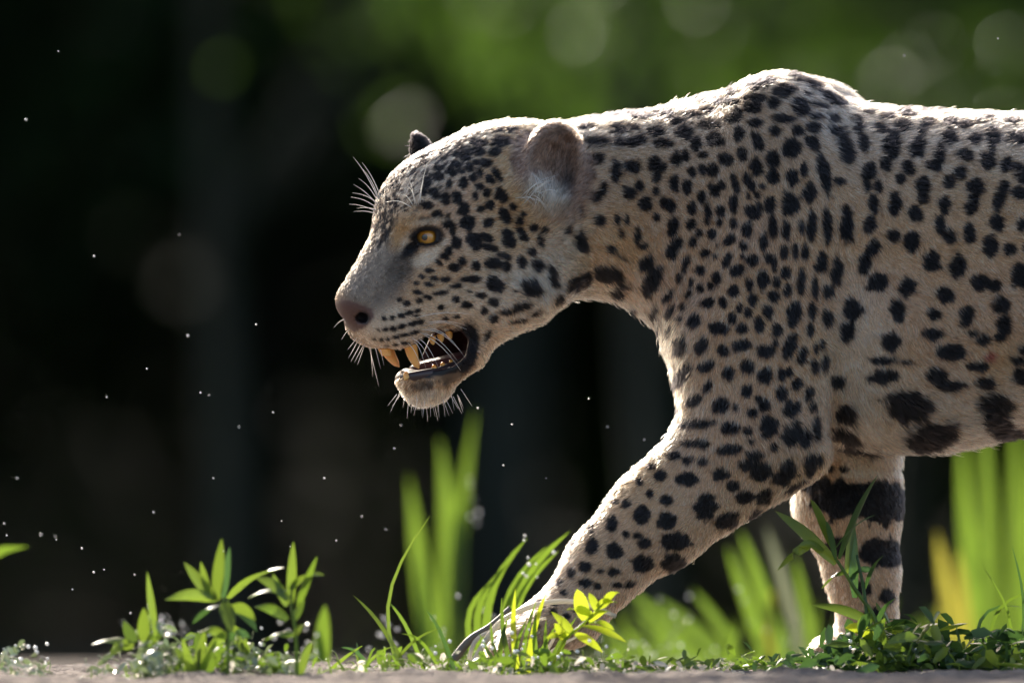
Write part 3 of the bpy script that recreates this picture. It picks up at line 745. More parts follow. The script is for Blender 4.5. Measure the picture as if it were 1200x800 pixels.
eye_mat, en, el = new_mat('amber_eye')
eb = en['Principled BSDF']; eb.inputs['Roughness'].default_value = .06
tc = en.new('ShaderNodeTexCoord'); sx = en.new('ShaderNodeSeparateXYZ'); el.new(tc.outputs['Object'], sx.inputs[0])
cr = en.new('ShaderNodeValToRGB')          # along the optical axis: white, limbus, iris, pupil
cr.color_ramp.interpolation = 'LINEAR'
mp = en.new('ShaderNodeMapRange'); mp.inputs['From Min'].default_value = 0.0; mp.inputs['From Max'].default_value = .0140
el.new(sx.outputs['Z'], mp.inputs['Value'])
el.new(mp.outputs[0], cr.inputs['Fac'])
e_ = cr.color_ramp.elements
e_[0].position = 0; e_[0].color = (.25, .18, .12, 1); e_[1].position = .42; e_[1].color = (.012, .007, .004, 1)
for pos, col in ((.50, (.30, .10, .012, 1)), (.74, (.78, .36, .05, 1)), (.955, (.62, .26, .035, 1)), (.968, (.004, .004, .004, 1))):
    x = e_.new(pos); x.color = col
nz = en.new('ShaderNodeTexNoise'); nz.inputs['Scale'].default_value = 900
mx = en.new('ShaderNodeMix'); mx.data_type = 'RGBA'; mx.blend_type = 'MULTIPLY'; mx.inputs['Factor'].default_value = .35
el.new(cr.outputs[0], mx.inputs['A']); el.new(nz.outputs['Color'], mx.inputs['B']); el.new(mx.outputs['Result'], eb.inputs['Base Color'])
eb.inputs['Coat Weight'].default_value = 1.0; eb.inputs['Coat Roughness'].default_value = .02

sv, sf = uv_sphere(32, 20)
sv = np.array(sv)
def eyeball(c, look):
    q = look.to_track_quat('Z', 'Y')
    me = fast_mesh('eye', sv[:0], np.zeros((0, 3), int), eye_mat) if False else None
    o = mesh_obj('eye', sv * .0140, sf, eye_mat, jaguar)
    o.location = c - JL
    o.rotation_euler = q.to_euler()
    tag(o, 'amber eye with dark pupil')
    return o
eyeball(HP(502, 278, .0418), Vector((-.32, -.93, -.04)))
eyeball(HP(458, 278.5, -.0425), Vector((-.95, .25, -.1)))

tooth_mat, tn, tl = new_mat('tooth_glow_enamel')
tb = tn['Principled BSDF']
tb.inputs['Roughness'].default_value = .22; tb.inputs['Subsurface Weight'].default_value = .6
tb.inputs['Subsurface Radius'].default_value = (.006, .004, .0015); tb.inputs['Subsurface Scale'].default_value = 1.0
ttc = tn.new('ShaderNodeTexCoord'); tsx = tn.new('ShaderNodeSeparateXYZ'); tl.new(ttc.outputs['Generated'], tsx.inputs[0])
tcr = tn.new('ShaderNodeValToRGB'); tl.new(tsx.outputs['Z'], tcr.inputs['Fac']); tl.new(tcr.outputs[0], tb.inputs['Base Color'])
tcr.color_ramp.elements[0].color = (.86, .55, .22, 1); tcr.color_ramp.elements[1].color = (.80, .34, .06, 1)  # orange put in for the glow of light through the teeth
def tooth(root_pt, tip_pt, r, bend):
    n = 8; pts_, rr = [], []
    for i in range(n):
        t = i / (n - 1)
        pts_.append(root_pt.lerp(tip_pt, t) + bend * math.sin(math.pi * t))
        rr.append(r * (1 - t ** 2.2) ** .5 * (1 - .25 * t) + .0004)
    V, F = tube(pts_, rr, 10)
    return mesh_obj('tooth', [v - JL for v in V], F, tooth_mat, jaguar)
tooth(HP(481, 402, .024), HP(491, 432, .022), .0078, Vector((-.002, 0, 0)))        # near upper canine
tooth(HP(452, 404, -.018), HP(468, 430, -.017), .0078, Vector((-.002, 0, 0)))      # far upper canine
for i in range(5):                                                                   # incisors
    l = -.013 + .0065 * i
    tooth(HP(450 + l * 300, 408, l), HP(453 + l * 300, 417, l), .0030, Vector((0, 0, 0)))
tooth(HP(478, 443, .015), HP(476, 435, .015), .0042, Vector((-.001, 0, 0)))         # lower canines
tooth(HP(478, 446, -.010), HP(477, 437, -.010), .0040, Vector((-.001, 0, 0)))
for i in range(3):                                                                   # upper cheek teeth
    tooth(HP(506 + 10 * i, 394 - 3 * i, .024), HP(508 + 10 * i, 404 - 3 * i, .024), .0042, Vector((0, 0, 0)))
for i in range(3):                                                                   # lower cheek teeth
    tooth(HP(510 + 10 * i, 436 - 3 * i, .024), HP(508 + 10 * i, 427 - 3 * i, .023), .0040, Vector((0, 0, 0)))

tongue_mat, gn, gl = new_mat('tongue')
gb = gn['Principled BSDF']; gb.inputs['Base Color'].default_value = (.12, .035, .035, 1); gb.inputs['Roughness'].default_value = .35
gnz = gn.new('ShaderNodeTexNoise'); gnz.inputs['Scale'].default_value = 700
gbp = gn.new('ShaderNodeBump'); gbp.inputs['Distance'].default_value = .001; gl.new(gnz.outputs[0], gbp.inputs['Height']); gl.new(gbp.outputs[0], gb.inputs['Normal'])
tpts = [HP(553, 412), HP(535, 420), HP(515, 427), HP(495, 432), HP(482, 433)]
V, F = tube(tpts, [.020, .020, .018, .014, .005], 12)
V = [Vector((v.x, v.y, (v.z - P(0, 432).z) * .55 + P(0, 432).z)) for v in V]
mesh_obj('tongue', [v - JL for v in V], F, tongue_mat, jaguar)

# lower and upper gum, dark inner cheek
gum_mat, un, ul = new_mat('gum')
ub = un['Principled BSDF']; ub.inputs['Base Color'].default_value = (.045, .028, .032, 1); ub.inputs['Roughness'].default_value = .3
V, F = tube([HP(545, 424, .026), HP(515, 436, .025), HP(485, 441, .020), HP(472, 441, .006), HP(472, 443, -.006)], [.006, .0065, .0060, .0045, .003], 8)
mesh_obj('lower_lip', [v - JL for v in V], F, gum_mat, jaguar)

whisk_mat, wn_, wl_ = new_mat('whisker')
wn_.clear()
wo = wn_.new('ShaderNodeOutputMaterial'); w1 = wn_.new('ShaderNodeBsdfPrincipled'); w2 = wn_.new('ShaderNodeBsdfTranslucent'); wm = wn_.new('ShaderNodeMixShader')
w1.inputs['Base Color'].default_value = (.85, .82, .78, 1); w1.inputs['Roughness'].default_value = .3
w2.inputs['Color'].default_value = (.9, .88, .84, 1); wm.inputs[0].default_value = .55
wl_.new(w1.outputs[0], wm.inputs[1]); wl_.new(w2.outputs[0], wm.inputs[2]); wl_.new(wm.outputs[0], wo.inputs[0])

from mathutils.bvhtree import BVHTree
btree = BVHTree.FromPolygons([Vector(v) for v in BV], [tuple(f) for f in BF.tolist()])
def on_skin(u, v):
    o = Vector(cam.location); d = (P(u, v, 0) - o).normalized()
    h = btree.ray_cast(o, d, 30)
    return h[0]
def whisker(u0, v0, u1, v1, sag, out=.02, r=.0006, base=None):
    a = base if base is not None else on_skin(u0, v0)
    if a is None: a = HP(u0, v0, .02)
    b = P(u1, v1, a.y - out)
    n = 7; pts_ = []
    for i in range(n):
        t = i / (n - 1)
        p = a.lerp(b, t); p.z += sag * math.sin(math.pi * t)
        p.y -= out * .4 * math.sin(math.pi * t)
        pts_.append(p)
    V, F = tube(pts_, [r * (1 - .8 * (i / (n - 1))) for i in range(n)], 5)
    return mesh_obj('whisker', [v - JL for v in V], F, whisk_mat, jaguar)
for w in [(496, 392, 540, 434, .006), (492, 390, 537, 424, .008), (494, 386, 541, 413, .008), (490, 396, 514, 431, .006), (485, 400, 499, 431, .006), (496, 382, 547, 386, .006),
          (488, 372, 556, 369, .004), (500, 378, 545, 381, .003), (478, 402, 493, 428, .004), (502, 384, 545, 419, .008), (482, 396, 506, 426, .006)]:
    whisker(*w)
# far-side whiskers below the lip and in front of the muzzle
for w in [(432, 404, 444, 453, .0), (434, 406, 437, 441, .0), (428, 402, 419, 427, .0), (424, 400, 411, 424, .0), (420, 398, 408, 420, .0), (418, 396, 407, 410, .0), (440, 408, 446, 432, .0), (404, 374, 391, 384, .002), (410, 386, 400, 398, .002), (426, 404, 415, 425, 0), (446, 410, 450, 428, 0)]:
    whisker(w[0], w[1], w[2], w[3], w[4], out=-.01, r=.0005)
# brow bristles standing out against the dark
for w in [(444, 234, 414, 184, .004), (443, 236, 420, 209, .004), (442, 240, 414, 216, .003), (441, 243, 411, 231, .003), (440, 247, 409, 239, .002), (440, 250, 414, 248, .002), (444, 232, 425, 198, .004), (446, 230, 424, 190, .004), (441, 246, 418, 244, .002), (443, 238, 413, 226, .003)]:
    whisker(w[0], w[1], w[2], w[3], w[4], out=-.02, r=.00055)
for w in [(490, 240, 501, 190, .004), (488, 240, 478, 218, .004), (484, 241, 470, 228, .004), (482, 243, 452, 237, .004), (486, 239, 480, 212, .004), (492, 238, 496, 212, .003)]:
    whisker(*w, out=.025)
# chin bristles
rw = np.random.default_rng(12)
for i in range(26):
    u0 = 466 + 76 * i / 25 + rw.uniform(-2, 2); v0 = 470 - ((u0 - 503) / 42) ** 2 * 12 + rw.uniform(-6, 2)
    du = (u0 - 500) * .25 + rw.uniform(-4, 4)
    whisker(u0, v0, u0 + du, v0 + rw.uniform(12, 24), 0, out=rw.uniform(-.01, .012), r=.0004)
# hair tufts fringing the ears
for i in range(22):
    t = i / 21
    if t < .5:
        whisker(604 + 60 * t, 232 - 10 * t, 640 + rw.uniform(-14, 22), 222 + rw.uniform(-14, 26), .004, out=.02, r=.00035)
    else:
        whisker(612 + rw.uniform(0, 34), 214 + rw.uniform(10, 34), 625 + rw.uniform(-5, 45), 198 + rw.uniform(-5, 45), .004, out=.02, r=.00035)
for i in range(12):
    whisker(488 + rw.uniform(-3, 3), 186 - i * 1.6, 475 + rw.uniform(-3, 4), 186 - i * 1.8 + rw.uniform(-4, 6), 0, out=-.01, r=.00035, base=P(483 + .35 * i * .3, 186 - i * 1.9, FEAR.y - .004))
# ================================================================== the place: bank, river, forest edge
def ground_h(x, y):
    h = np.zeros_like(x)
    h = np.where(y < -.15, -np.clip((-.15 - y), 0, 1.85) * .016, h)
    h = np.where(y < -2.0, -.0296 - np.clip((-2.0 - y), 0, 2.4) * .62, h)
    h = np.where(y > 1.0, -np.clip((y - 1.0) / 12, 0, 1) * .10, h)
    h = np.where(y > 40, -.10 + np.clip((y - 40) / 22, 0, 1) ** 1.5 * 7.0, h)  # slope added as a dark backing that closes off the sky
    h = np.where(y > 62, 6.9 + np.clip((y - 62) / 400, 0, 1) * 10, h)
    return h
def bands(spec):
    out = []
    for a, b, n in spec: out += list(np.linspace(a, b, n, endpoint=False))
    return np.array(out)
ys = np.concatenate([bands([(-420, -40, 5), (-40, -4.6, 20), (-4.6, -1.6, 30), (-1.6, .35, 190), (.35, 3, 44), (3, 20, 30), (20, 66, 46), (66, 400, 14), (400, 3000, 6)]), [3000]])
xr = np.concatenate([bands([(0, 1.1, 130), (1.1, 3, 30), (3, 12, 20), (12, 60, 14), (60, 2500, 8)]), [2500]])
xs = np.concatenate([-xr[:0:-1], xr])
GX, GY = np.meshgrid(xs, ys, indexing='ij')
p = np.stack([GX.ravel(), GY.ravel(), 0 * GX.ravel()], 1)
hz = ground_h(p[:, 0], p[:, 1])
nearw = np.clip(1 - (np.abs(p[:, 1] + .2) - 1) / 3, 0, 1) * np.clip(1 - (np.abs(p[:, 0]) - 2) / 4, 0, 1)
hz = hz + nearw * (.0060 * vnoise(p * 9, 41) + .0045 * vnoise(p * 27, 42) + .0040 * np.maximum(0, vnoise(p * 75, 43)) + .0022 * vnoise(p * 160, 44))
hz = hz + (1 - nearw) * .05 * vnoise(p * .4, 45) * (p[:, 1] > -1)
p[:, 2] = hz
nx_, ny_ = GX.shape
ii, jj = np.meshgrid(np.arange(nx_ - 1), np.arange(ny_ - 1), indexing='ij')
a_ = (ii * ny_ + jj).ravel()
GF = np.stack([a_, a_ + ny_, a_ + ny_ + 1, a_ + 1], 1)

soil_mat, n_, l_ = new_mat('bank_soil')
b_ = n_['Principled BSDF']; b_.inputs['Roughness'].default_value = .95
tcn = n_.new('ShaderNodeTexCoord')
n1 = n_.new('ShaderNodeTexNoise'); n1.inputs['Scale'].default_value = 26; n1.inputs['Detail'].default_value = 8; n1.inputs['Roughness'].default_value = .7
n2 = n_.new('ShaderNodeTexNoise'); n2.inputs['Scale'].default_value = .12; n2.inputs['Detail'].default_value = 3
rp = n_.new('ShaderNodeValToRGB'); rp.color_ramp.elements[0].color = (.10, .072, .055, 1); rp.color_ramp.elements[0].position = .3
rp.color_ramp.elements[1].color = (.30, .235, .19, 1); rp.color_ramp.elements[1].position = .72
x = rp.color_ramp.elements.new(.5); x.color = (.19, .145, .115, 1)
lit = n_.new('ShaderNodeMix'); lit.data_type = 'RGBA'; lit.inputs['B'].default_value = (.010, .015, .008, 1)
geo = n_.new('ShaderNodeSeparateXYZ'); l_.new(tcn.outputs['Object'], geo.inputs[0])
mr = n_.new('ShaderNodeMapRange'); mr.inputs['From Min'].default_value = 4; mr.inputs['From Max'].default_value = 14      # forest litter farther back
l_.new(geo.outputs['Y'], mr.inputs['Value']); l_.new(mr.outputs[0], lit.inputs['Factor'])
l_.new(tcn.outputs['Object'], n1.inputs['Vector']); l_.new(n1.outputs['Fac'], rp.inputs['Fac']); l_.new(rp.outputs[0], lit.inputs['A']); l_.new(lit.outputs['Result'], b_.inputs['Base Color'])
bmp = n_.new('ShaderNodeBump'); bmp.inputs['Distance'].default_value = .006; n3 = n_.new('ShaderNodeTexNoise'); n3.inputs['Scale'].default_value = 140; n3.inputs['Detail'].default_value = 5
l_.new(tcn.outputs['Object'], n3.inputs['Vector']); l_.new(n3.outputs['Fac'], bmp.inputs['Height']); l_.new(bmp.outputs[0], b_.inputs['Normal'])
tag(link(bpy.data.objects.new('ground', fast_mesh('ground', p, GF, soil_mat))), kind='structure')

water_mat, n_, l_ = new_mat('river_water')
b_ = n_['Principled BSDF']; b_.inputs['Base Color'].default_value = (.06, .055, .04, 1); b_.inputs['Roughness'].default_value = .12
wv = n_.new('ShaderNodeTexNoise'); wv.inputs['Scale'].default_value = 3.0; wv.inputs['Detail'].default_value = 4
wb = n_.new('ShaderNodeBump'); wb.inputs['Distance'].default_value = .03; wb.inputs['Strength'].default_value = .4
l_.new(wv.outputs['Fac'], wb.inputs['Height']); l_.new(wb.outputs[0], b_.inputs['Normal'])
tag(mesh_obj('river', [(-2500, -415, -.95), (2500, -415, -.95), (2500, -2.6, -.95), (-2500, -2.6, -.95)], [(0, 1, 2, 3)], water_mat), kind='structure')

def leaf_mat(name, refl, trans, mix=.5, rough=.35, var=.25, spec=.5):
    m, n_, l_ = new_mat(name)
    n_.clear()
    o = n_.new('ShaderNodeOutputMaterial'); pr = n_.new('ShaderNodeBsdfPrincipled'); tr = n_.new('ShaderNodeBsdfTranslucent'); mx_ = n_.new('ShaderNodeMixShader')
    oi = n_.new('ShaderNodeObjectInfo'); nz_ = n_.new('ShaderNodeTexNoise'); nz_.inputs['Scale'].default_value = 9; nz_.inputs['Detail'].default_value = 4
    tcx = n_.new('ShaderNodeTexCoord'); l_.new(tcx.outputs['Object'], nz_.inputs['Vector'])
    gi = n_.new('ShaderNodeNewGeometry')
    ad = n_.new('ShaderNodeMath'); ad.operation = 'ADD'; ad2 = n_.new('ShaderNodeMath'); ad2.operation = 'ADD'
    l_.new(nz_.outputs['Fac'], ad.inputs[0]); l_.new(gi.outputs['Random Per Island'], ad.inputs[1]); l_.new(ad.outputs[0], ad2.inputs[0]); l_.new(oi.outputs['Random'], ad2.inputs[1])
    mr_ = n_.new('ShaderNodeMapRange'); mr_.inputs['From Min'].default_value = .5; mr_.inputs['From Max'].default_value = 2.0; mr_.inputs['To Min'].default_value = 1 - var * 1.6; mr_.inputs['To Max'].default_value = 1 + var * 1.6
    l_.new(ad2.outputs[0], mr_.inputs['Value'])
    for bs_, col, sock in ((pr, refl, 'Base Color'), (tr, trans, 'Color')):
        vm = n_.new('ShaderNodeVectorMath'); vm.operation = 'SCALE'; vm.inputs[0].default_value = col; l_.new(mr_.outputs[0], vm.inputs['Scale']); l_.new(vm.outputs[0], bs_.inputs[sock])
    pr.inputs['Roughness'].default_value = rough; pr.inputs['Specular IOR Level'].default_value = spec
    mx_.inputs[0].default_value = mix
    l_.new(pr.outputs[0], mx_.inputs[1]); l_.new(tr.outputs[0], mx_.inputs[2]); l_.new(mx_.outputs[0], o.inputs[0])
    return m
bark_mat, n_, l_ = new_mat('bark')
n_['Principled BSDF'].inputs['Roughness'].default_value = .9
bn_ = n_.new('ShaderNodeTexNoise'); bn_.inputs['Scale'].default_value = 14; bn_.inputs['Detail'].default_value = 6
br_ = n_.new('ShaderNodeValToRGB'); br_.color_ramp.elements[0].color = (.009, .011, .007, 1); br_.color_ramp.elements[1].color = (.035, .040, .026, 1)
l_.new(bn_.outputs['Fac'], br_.inputs['Fac']); l_.new(br_.outputs[0], n_['Principled BSDF'].inputs['Base Color'])
bb_ = n_.new('ShaderNodeBump'); bb_.inputs['Distance'].default_value = .02; l_.new(bn_.outputs['Fac'], bb_.inputs['Height']); l_.new(bb_.outputs[0], n_['Principled BSDF'].inputs['Normal'])

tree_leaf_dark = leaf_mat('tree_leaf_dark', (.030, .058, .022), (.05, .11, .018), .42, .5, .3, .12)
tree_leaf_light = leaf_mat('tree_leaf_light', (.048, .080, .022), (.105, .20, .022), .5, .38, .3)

def crown_mesh(name, n, rx, ry, rz, size, mat, seed, zmin=-1.0):
    r = np.random.default_rng(seed)
    # clumps of leaves spread through the crown
    nc = max(24, n // 55)
    cc = r.standard_normal((nc, 3)); cc /= np.linalg.norm(cc, axis=1)[:, None]
    cc *= (r.random(nc) ** .45)[:, None]
    cc = cc[cc[:, 2] > zmin]
    nc = len(cc)
    which = r.integers(0, nc, n)
    c = cc[which] * np.array([rx, ry, rz]) + r.standard_normal((n, 3)) * .13 * np.array([rx, ry, rz * .8])
    ax = r.standard_normal((n, 3)); ax[:, 2] -= .5; ax /= np.linalg.norm(ax, axis=1)[:, None]
    sd = np.cross(ax, r.standard_normal((n, 3))); sd /= np.linalg.norm(sd, axis=1)[:, None]
    nn = np.cross(ax, sd)
    L = size * r.uniform(.6, 1.4, n)[:, None]; W = L * .24
    v0 = c - ax * L * .5; v3 = c + ax * L * .5
    v1 = c + sd * W + nn * W * .35; v2 = c - sd * W + nn * W * .35
    V = np.stack([v0, v1, v3, v2], 1).reshape(-1, 3)
    b = np.arange(n) * 4
    F = np.concatenate([np.stack([b, b + 1, b + 2], 1), np.stack([b, b + 2, b + 3], 1)])
    return fast_mesh(name, V, F, mat, smooth=False)
def trunk_mesh(name, h, r0, rx, seed):
    r = random.Random(seed); VV, FF = [], []
    def add(pts_, rr, s=8):
        V, F = tube(pts_, rr, s); o = len(VV)
        VV.extend(V); FF.extend([tuple(i + o for i in f) for f in F])
    pts_ = [Vector((r.uniform(-.06, .06) * i * h * .12, r.uniform(-.06, .06) * i * h * .12, h * i / 6 - .3 * (i == 0))) for i in range(7)]
    add(pts_, [r0 * (1.25 if i == 0 else 1) * (1 - .11 * i) for i in range(7)], 10)
    for k in range(9):
        i = r.randint(2, 6); a = r.uniform(0, 6.28); l = rx * r.uniform(.5, .95)
        p0 = pts_[i]; e = p0 + Vector((math.cos(a) * l, math.sin(a) * l, r.uniform(.1, .7) * l))
        add([p0, p0.lerp(e, .5) + Vector((0, 0, .12 * l)), e], [r0 * .4, r0 * .25, r0 * .06], 6)
    me = bpy.data.meshes.new(name); me.from_pydata([tuple(v) for v in VV], [], FF)
    me.polygons.foreach_set('use_smooth', [True] * len(me.polygons)); me.materials.append(bark_mat); me.update()
    return me
# kinds: tall dense forest tree, low-hanging riverside tree, loose sunlit shrub
CROWNS = {
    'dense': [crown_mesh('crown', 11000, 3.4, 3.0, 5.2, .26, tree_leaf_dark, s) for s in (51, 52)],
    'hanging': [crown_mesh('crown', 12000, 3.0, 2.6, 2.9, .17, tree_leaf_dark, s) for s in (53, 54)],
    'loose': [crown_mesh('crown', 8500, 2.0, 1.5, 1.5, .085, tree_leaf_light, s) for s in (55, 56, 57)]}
TRUNKS = {'dense': trunk_mesh('trunk', 9.0, .24, 2.6, 61), 'hanging': trunk_mesh('trunk', 4.6, .17, 2.2, 62), 'loose': trunk_mesh('trunk', 2.2, .06, 1.2, 63)}
def tree(kind, name, label, group, x, y, zc, rot, sc=1.0, k=0):
    gz_ = float(ground_h(np.array([x]), np.array([y]))[0])
    t = empty(name, (x, y, gz_)); t.rotation_euler = (0, 0, rot)
    tag(t, label, 'shrub' if kind in ('loose', 'under') else 'tree', group)
    tr_ = link(bpy.data.objects.new('trunk', TRUNKS[kind]), t); tr_.scale = (sc, sc, sc * (zc - gz_) / {'dense': 9.0, 'hanging': 4.6, 'loose': 2.2, 'under': 2.2}[kind] / sc)
    cr_ = link(bpy.data.objects.new('crown', CROWNS[kind][k % len(CROWNS[kind])]), t); cr_.location = (0, 0, zc - gz_); cr_.scale = (sc, sc, sc)
rt = random.Random(77)
i = 0
for row, (yy, xx0, step, n) in enumerate([(45, -22, 4.6, 10), (52, -24, 4.8, 11)]):
    for k in range(n):
        x = xx0 + step * k + rt.uniform(-.6, .6)
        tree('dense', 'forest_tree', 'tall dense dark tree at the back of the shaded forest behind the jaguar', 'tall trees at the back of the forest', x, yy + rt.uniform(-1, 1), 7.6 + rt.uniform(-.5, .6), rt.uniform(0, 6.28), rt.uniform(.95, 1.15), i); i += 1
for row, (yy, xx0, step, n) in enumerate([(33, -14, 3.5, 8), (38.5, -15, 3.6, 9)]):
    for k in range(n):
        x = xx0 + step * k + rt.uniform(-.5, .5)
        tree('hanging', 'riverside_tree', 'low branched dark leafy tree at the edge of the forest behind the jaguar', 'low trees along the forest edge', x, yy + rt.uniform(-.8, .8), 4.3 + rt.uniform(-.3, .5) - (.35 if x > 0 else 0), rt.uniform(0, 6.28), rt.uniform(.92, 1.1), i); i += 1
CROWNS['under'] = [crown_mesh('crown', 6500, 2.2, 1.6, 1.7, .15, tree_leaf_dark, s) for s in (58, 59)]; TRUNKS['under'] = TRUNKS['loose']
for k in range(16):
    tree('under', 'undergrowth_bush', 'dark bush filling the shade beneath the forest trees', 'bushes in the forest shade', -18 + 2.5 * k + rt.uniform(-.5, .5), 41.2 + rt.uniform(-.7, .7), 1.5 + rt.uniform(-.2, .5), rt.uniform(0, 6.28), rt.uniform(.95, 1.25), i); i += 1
for (x, y, zc, sc) in [(-.75, 18.4, 3.45, .85), (.35, 17.4, 2.70, .85), (1.05, 19.6, 2.5, .9), (1.5, 17.8, 2.25, .85), (2.9, 18.0, 2.2, .95), (4.9, 18.6, 2.2, 1.0), (7.0, 18.0, 2.3, 1.0), (-3.6, 19.2, 3.8, .9), (-6.2, 18.5, 3.0, 1.0)]:
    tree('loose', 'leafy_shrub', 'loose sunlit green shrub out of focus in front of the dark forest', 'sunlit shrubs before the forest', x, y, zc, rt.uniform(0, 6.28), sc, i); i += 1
# ================================================================== plants on the bank
def gz0(x, y): return float(ground_h(np.array([x]), np.array([y]))[0])
green = leaf_mat('grass_green', (.070, .110, .020), (.14, .23, .020), .5, .35, .25)
bright = leaf_mat('yellow_green_leaf', (.14, .20, .02), (.48, .58, .03), .55, .35, .2)  # much brighter and yellower than the other leaf colours
weed = leaf_mat('weed_leaf', (.080, .12, .024), (.16, .24, .024), .48, .32, .25)
deep = leaf_mat('dull_leaf', (.045, .085, .030), (.07, .15, .03), .4, .4, .25)
dry = leaf_mat('dry_stem_glare', (.62, .58, .50), (.75, .70, .60), .55, .3, .12)  # whitened to carry the sun's glare on the stalks
pale = leaf_mat('pale_blade', (.22, .24, .16), (.20, .22, .12), .4, .4, .15)
yellow = leaf_mat('yellowing_grass', (.18, .17, .03), (.30, .28, .035), .5, .4, .2)

def blade_geo(pts_, w, fold=.35, prof=None, side=None):
    """a folded leaf blade along pts_: three verts across, gently cupped"""
    n = len(pts_); V, F = [], []
    for i, p_ in enumerate(pts_):
        t = i / (n - 1)
        tg = (pts_[min(i + 1, n - 1)] - pts_[max(i - 1, 0)]).normalized()
        sd = (side if side is not None else Vector((1, .25, 0)))
        sd = (sd - tg * sd.dot(tg)).normalized(); nn = tg.cross(sd)
        ww = w * (prof(t) if prof else (1 - t) ** .75 * (.75 + .9 * t) ) * .5 + .0002
        V += [p_ - sd * ww + nn * ww * fold, p_, p_ + sd * ww + nn * ww * fold]
    for i in range(n - 1):
        a = 3 * i
        F += [(a, a + 1, a + 4, a + 3), (a + 1, a + 2, a + 5, a + 4)]
    return V, F
LANCE = lambda t: (math.sin(math.pi * min(1, .06 + .94 * t) ** .8) ** .75) if t < .999 else 0
def curve3(a, b, bend, n=8):
    out = []
    for i in range(n):
        t = i / (n - 1)
        out.append(a.lerp(b, t) + bend * math.sin(math.pi * t))
    return out
def plant(name, label, cat, base_u, y, group=None):
    b = P(base_u, 770, y); o = empty(name, (b.x, y, gz0(b.x, y) - .004))
    return tag(o, label, cat, group)
def leaf(pl, u0, v0, u1, v1, wpx, mat, dy=0.0, bend=(0, 0, 0), part='leaf', prof=None, fold=.35, y0=None, side=None):
    y = pl.location.y if y0 is None else y0
    a = P(u0, v0, y); b = P(u1, v1, y + dy)
    if v0 >= 765: a.z = min(a.z, gz0(a.x, y) - .004)
    V, F = blade_geo(curve3(a, b, Vector(bend)), wpx / 1000 * (CAM_D + y) / CAM_D, fold, prof, side)
    o = mesh_obj(part, [v - pl.location for v in V], F, mat, pl)
    return o
def stem(pl, pts_uv, r0, r1, mat, dy=0.0, part='stem'):
    y = pl.location.y
    pp = [P(u, v, y + dy * i / (len(pts_uv) - 1)) for i, (u, v) in enumerate(pts_uv)]
    if pts_uv[0][1] >= 765: pp[0].z = min(pp[0].z, gz0(pp[0].x, y) - .004)
    # smooth the polyline
    q = []
    for i in range(len(pp) - 1):
        p0, p1, p2, p3 = pp[max(i - 1, 0)], pp[i], pp[i + 1], pp[min(i + 2, len(pp) - 1)]
        for k in range(5):
            t = k / 5
            q.append(.5 * ((2 * p1) + (p2 - p0) * t + (2 * p0 - 5 * p1 + 4 * p2 - p3) * t * t + (3 * p1 - p0 - 3 * p2 + p3) * t ** 3))
    q.append(pp[-1])
    V, F = tube(q, [r0 + (r1 - r0) * i / (len(q) - 1) for i in range(len(q))], 6)
    return mesh_obj(part, [v - pl.location for v in V], F, mat, pl)

# --- tall broad blades behind the chin, out of focus
t = plant('grass_tuft', 'three tall broad grass blades rising behind and below the jaguar\'s chin', 'grass', 520, 3.0)
for a in [(512, 772, 479, 556, 24, (-.0, 0, .0)), (522, 772, 515, 512, 30, (.012, 0, 0)), (534, 772, 557, 480, 20, (-.01, 0, 0)), (528, 772, 545, 575, 18, (.0, 0, 0)), (505, 772, 492, 640, 14, (0, 0, 0))]:
    leaf(t, a[0], a[1], a[2], a[3], a[4], green, bend=a[5], part='blade', prof=lambda t: (1 - t ** 3) * (.7 + .3 * math.sin(3 * t)))
# --- grass behind the stretched foreleg
t = plant('grass_tuft', 'leaning grass blades behind the jaguar\'s stretched forepaw', 'grass', 585, .35)
for a in [(572, 772, 618, 630, 13), (582, 772, 668, 622, 16), (566, 772, 596, 660, 11), (590, 772, 640, 640, 12), (560, 772, 578, 680, 9), (600, 772, 655, 645, 11)]:
    leaf(t, *a[:4], a[4], green, bend=(-.02, 0, .012), part='blade')
# --- grass in front of the paw
t = plant('grass_tuft', 'bright upright grass blades in front of the jaguar\'s forepaw', 'grass', 610, -.30)
for a in [(608, 774, 604, 690, 9), (618, 774, 640, 694, 10), (612, 774, 628, 705, 7), (600, 774, 618, 724, 7), (640, 774, 676, 722, 7), (592, 774, 575, 728, 6), (626, 774, 652, 732, 6), (586, 774, 596, 722, 8), (602, 774, 588, 700, 8), (634, 774, 628, 716, 8), (648, 774, 640, 726, 7), (596, 774, 562, 742, 6), (655, 774, 668, 738, 6)]:
    leaf(t, *a[:4], a[4], bright if a[4] > 8 else green, bend=(-.004, 0, 0), part='blade')
# --- pale dead stems arching over the paw
t = plant('dry_stalk', 'pale dead stalk arching over the jaguar\'s forepaw', 'stalk', 540, -.28)
stem(t, [(546, 774), (575, 742), (600, 720), (640, 706), (680, 706), (722, 722)], .0042, .0026, dry)
t = plant('dry_stalk', 'greyish brown broken stalk leaning across the forepaw', 'stalk', 520, -.26)
stem(t, [(518, 778), (548, 752), (574, 734), (598, 712)], .0060, .0030, leaf_mat('brown_stem', (.16, .13, .10), (.2, .15, .1), .2, .5, .15))
t = plant('dry_stalk', 'thin whitish stalks lying in a fan below the forepaw', 'stalk', 640, -.27)
stem(t, [(620, 776), (645, 755), (660, 722)], .0026, .0014, dry); stem(t, [(612, 776), (650, 760), (684, 742)], .0022, .0014, dry); stem(t, [(548, 774), (556, 752), (588, 735), (640, 724)], .003, .0016, dry)
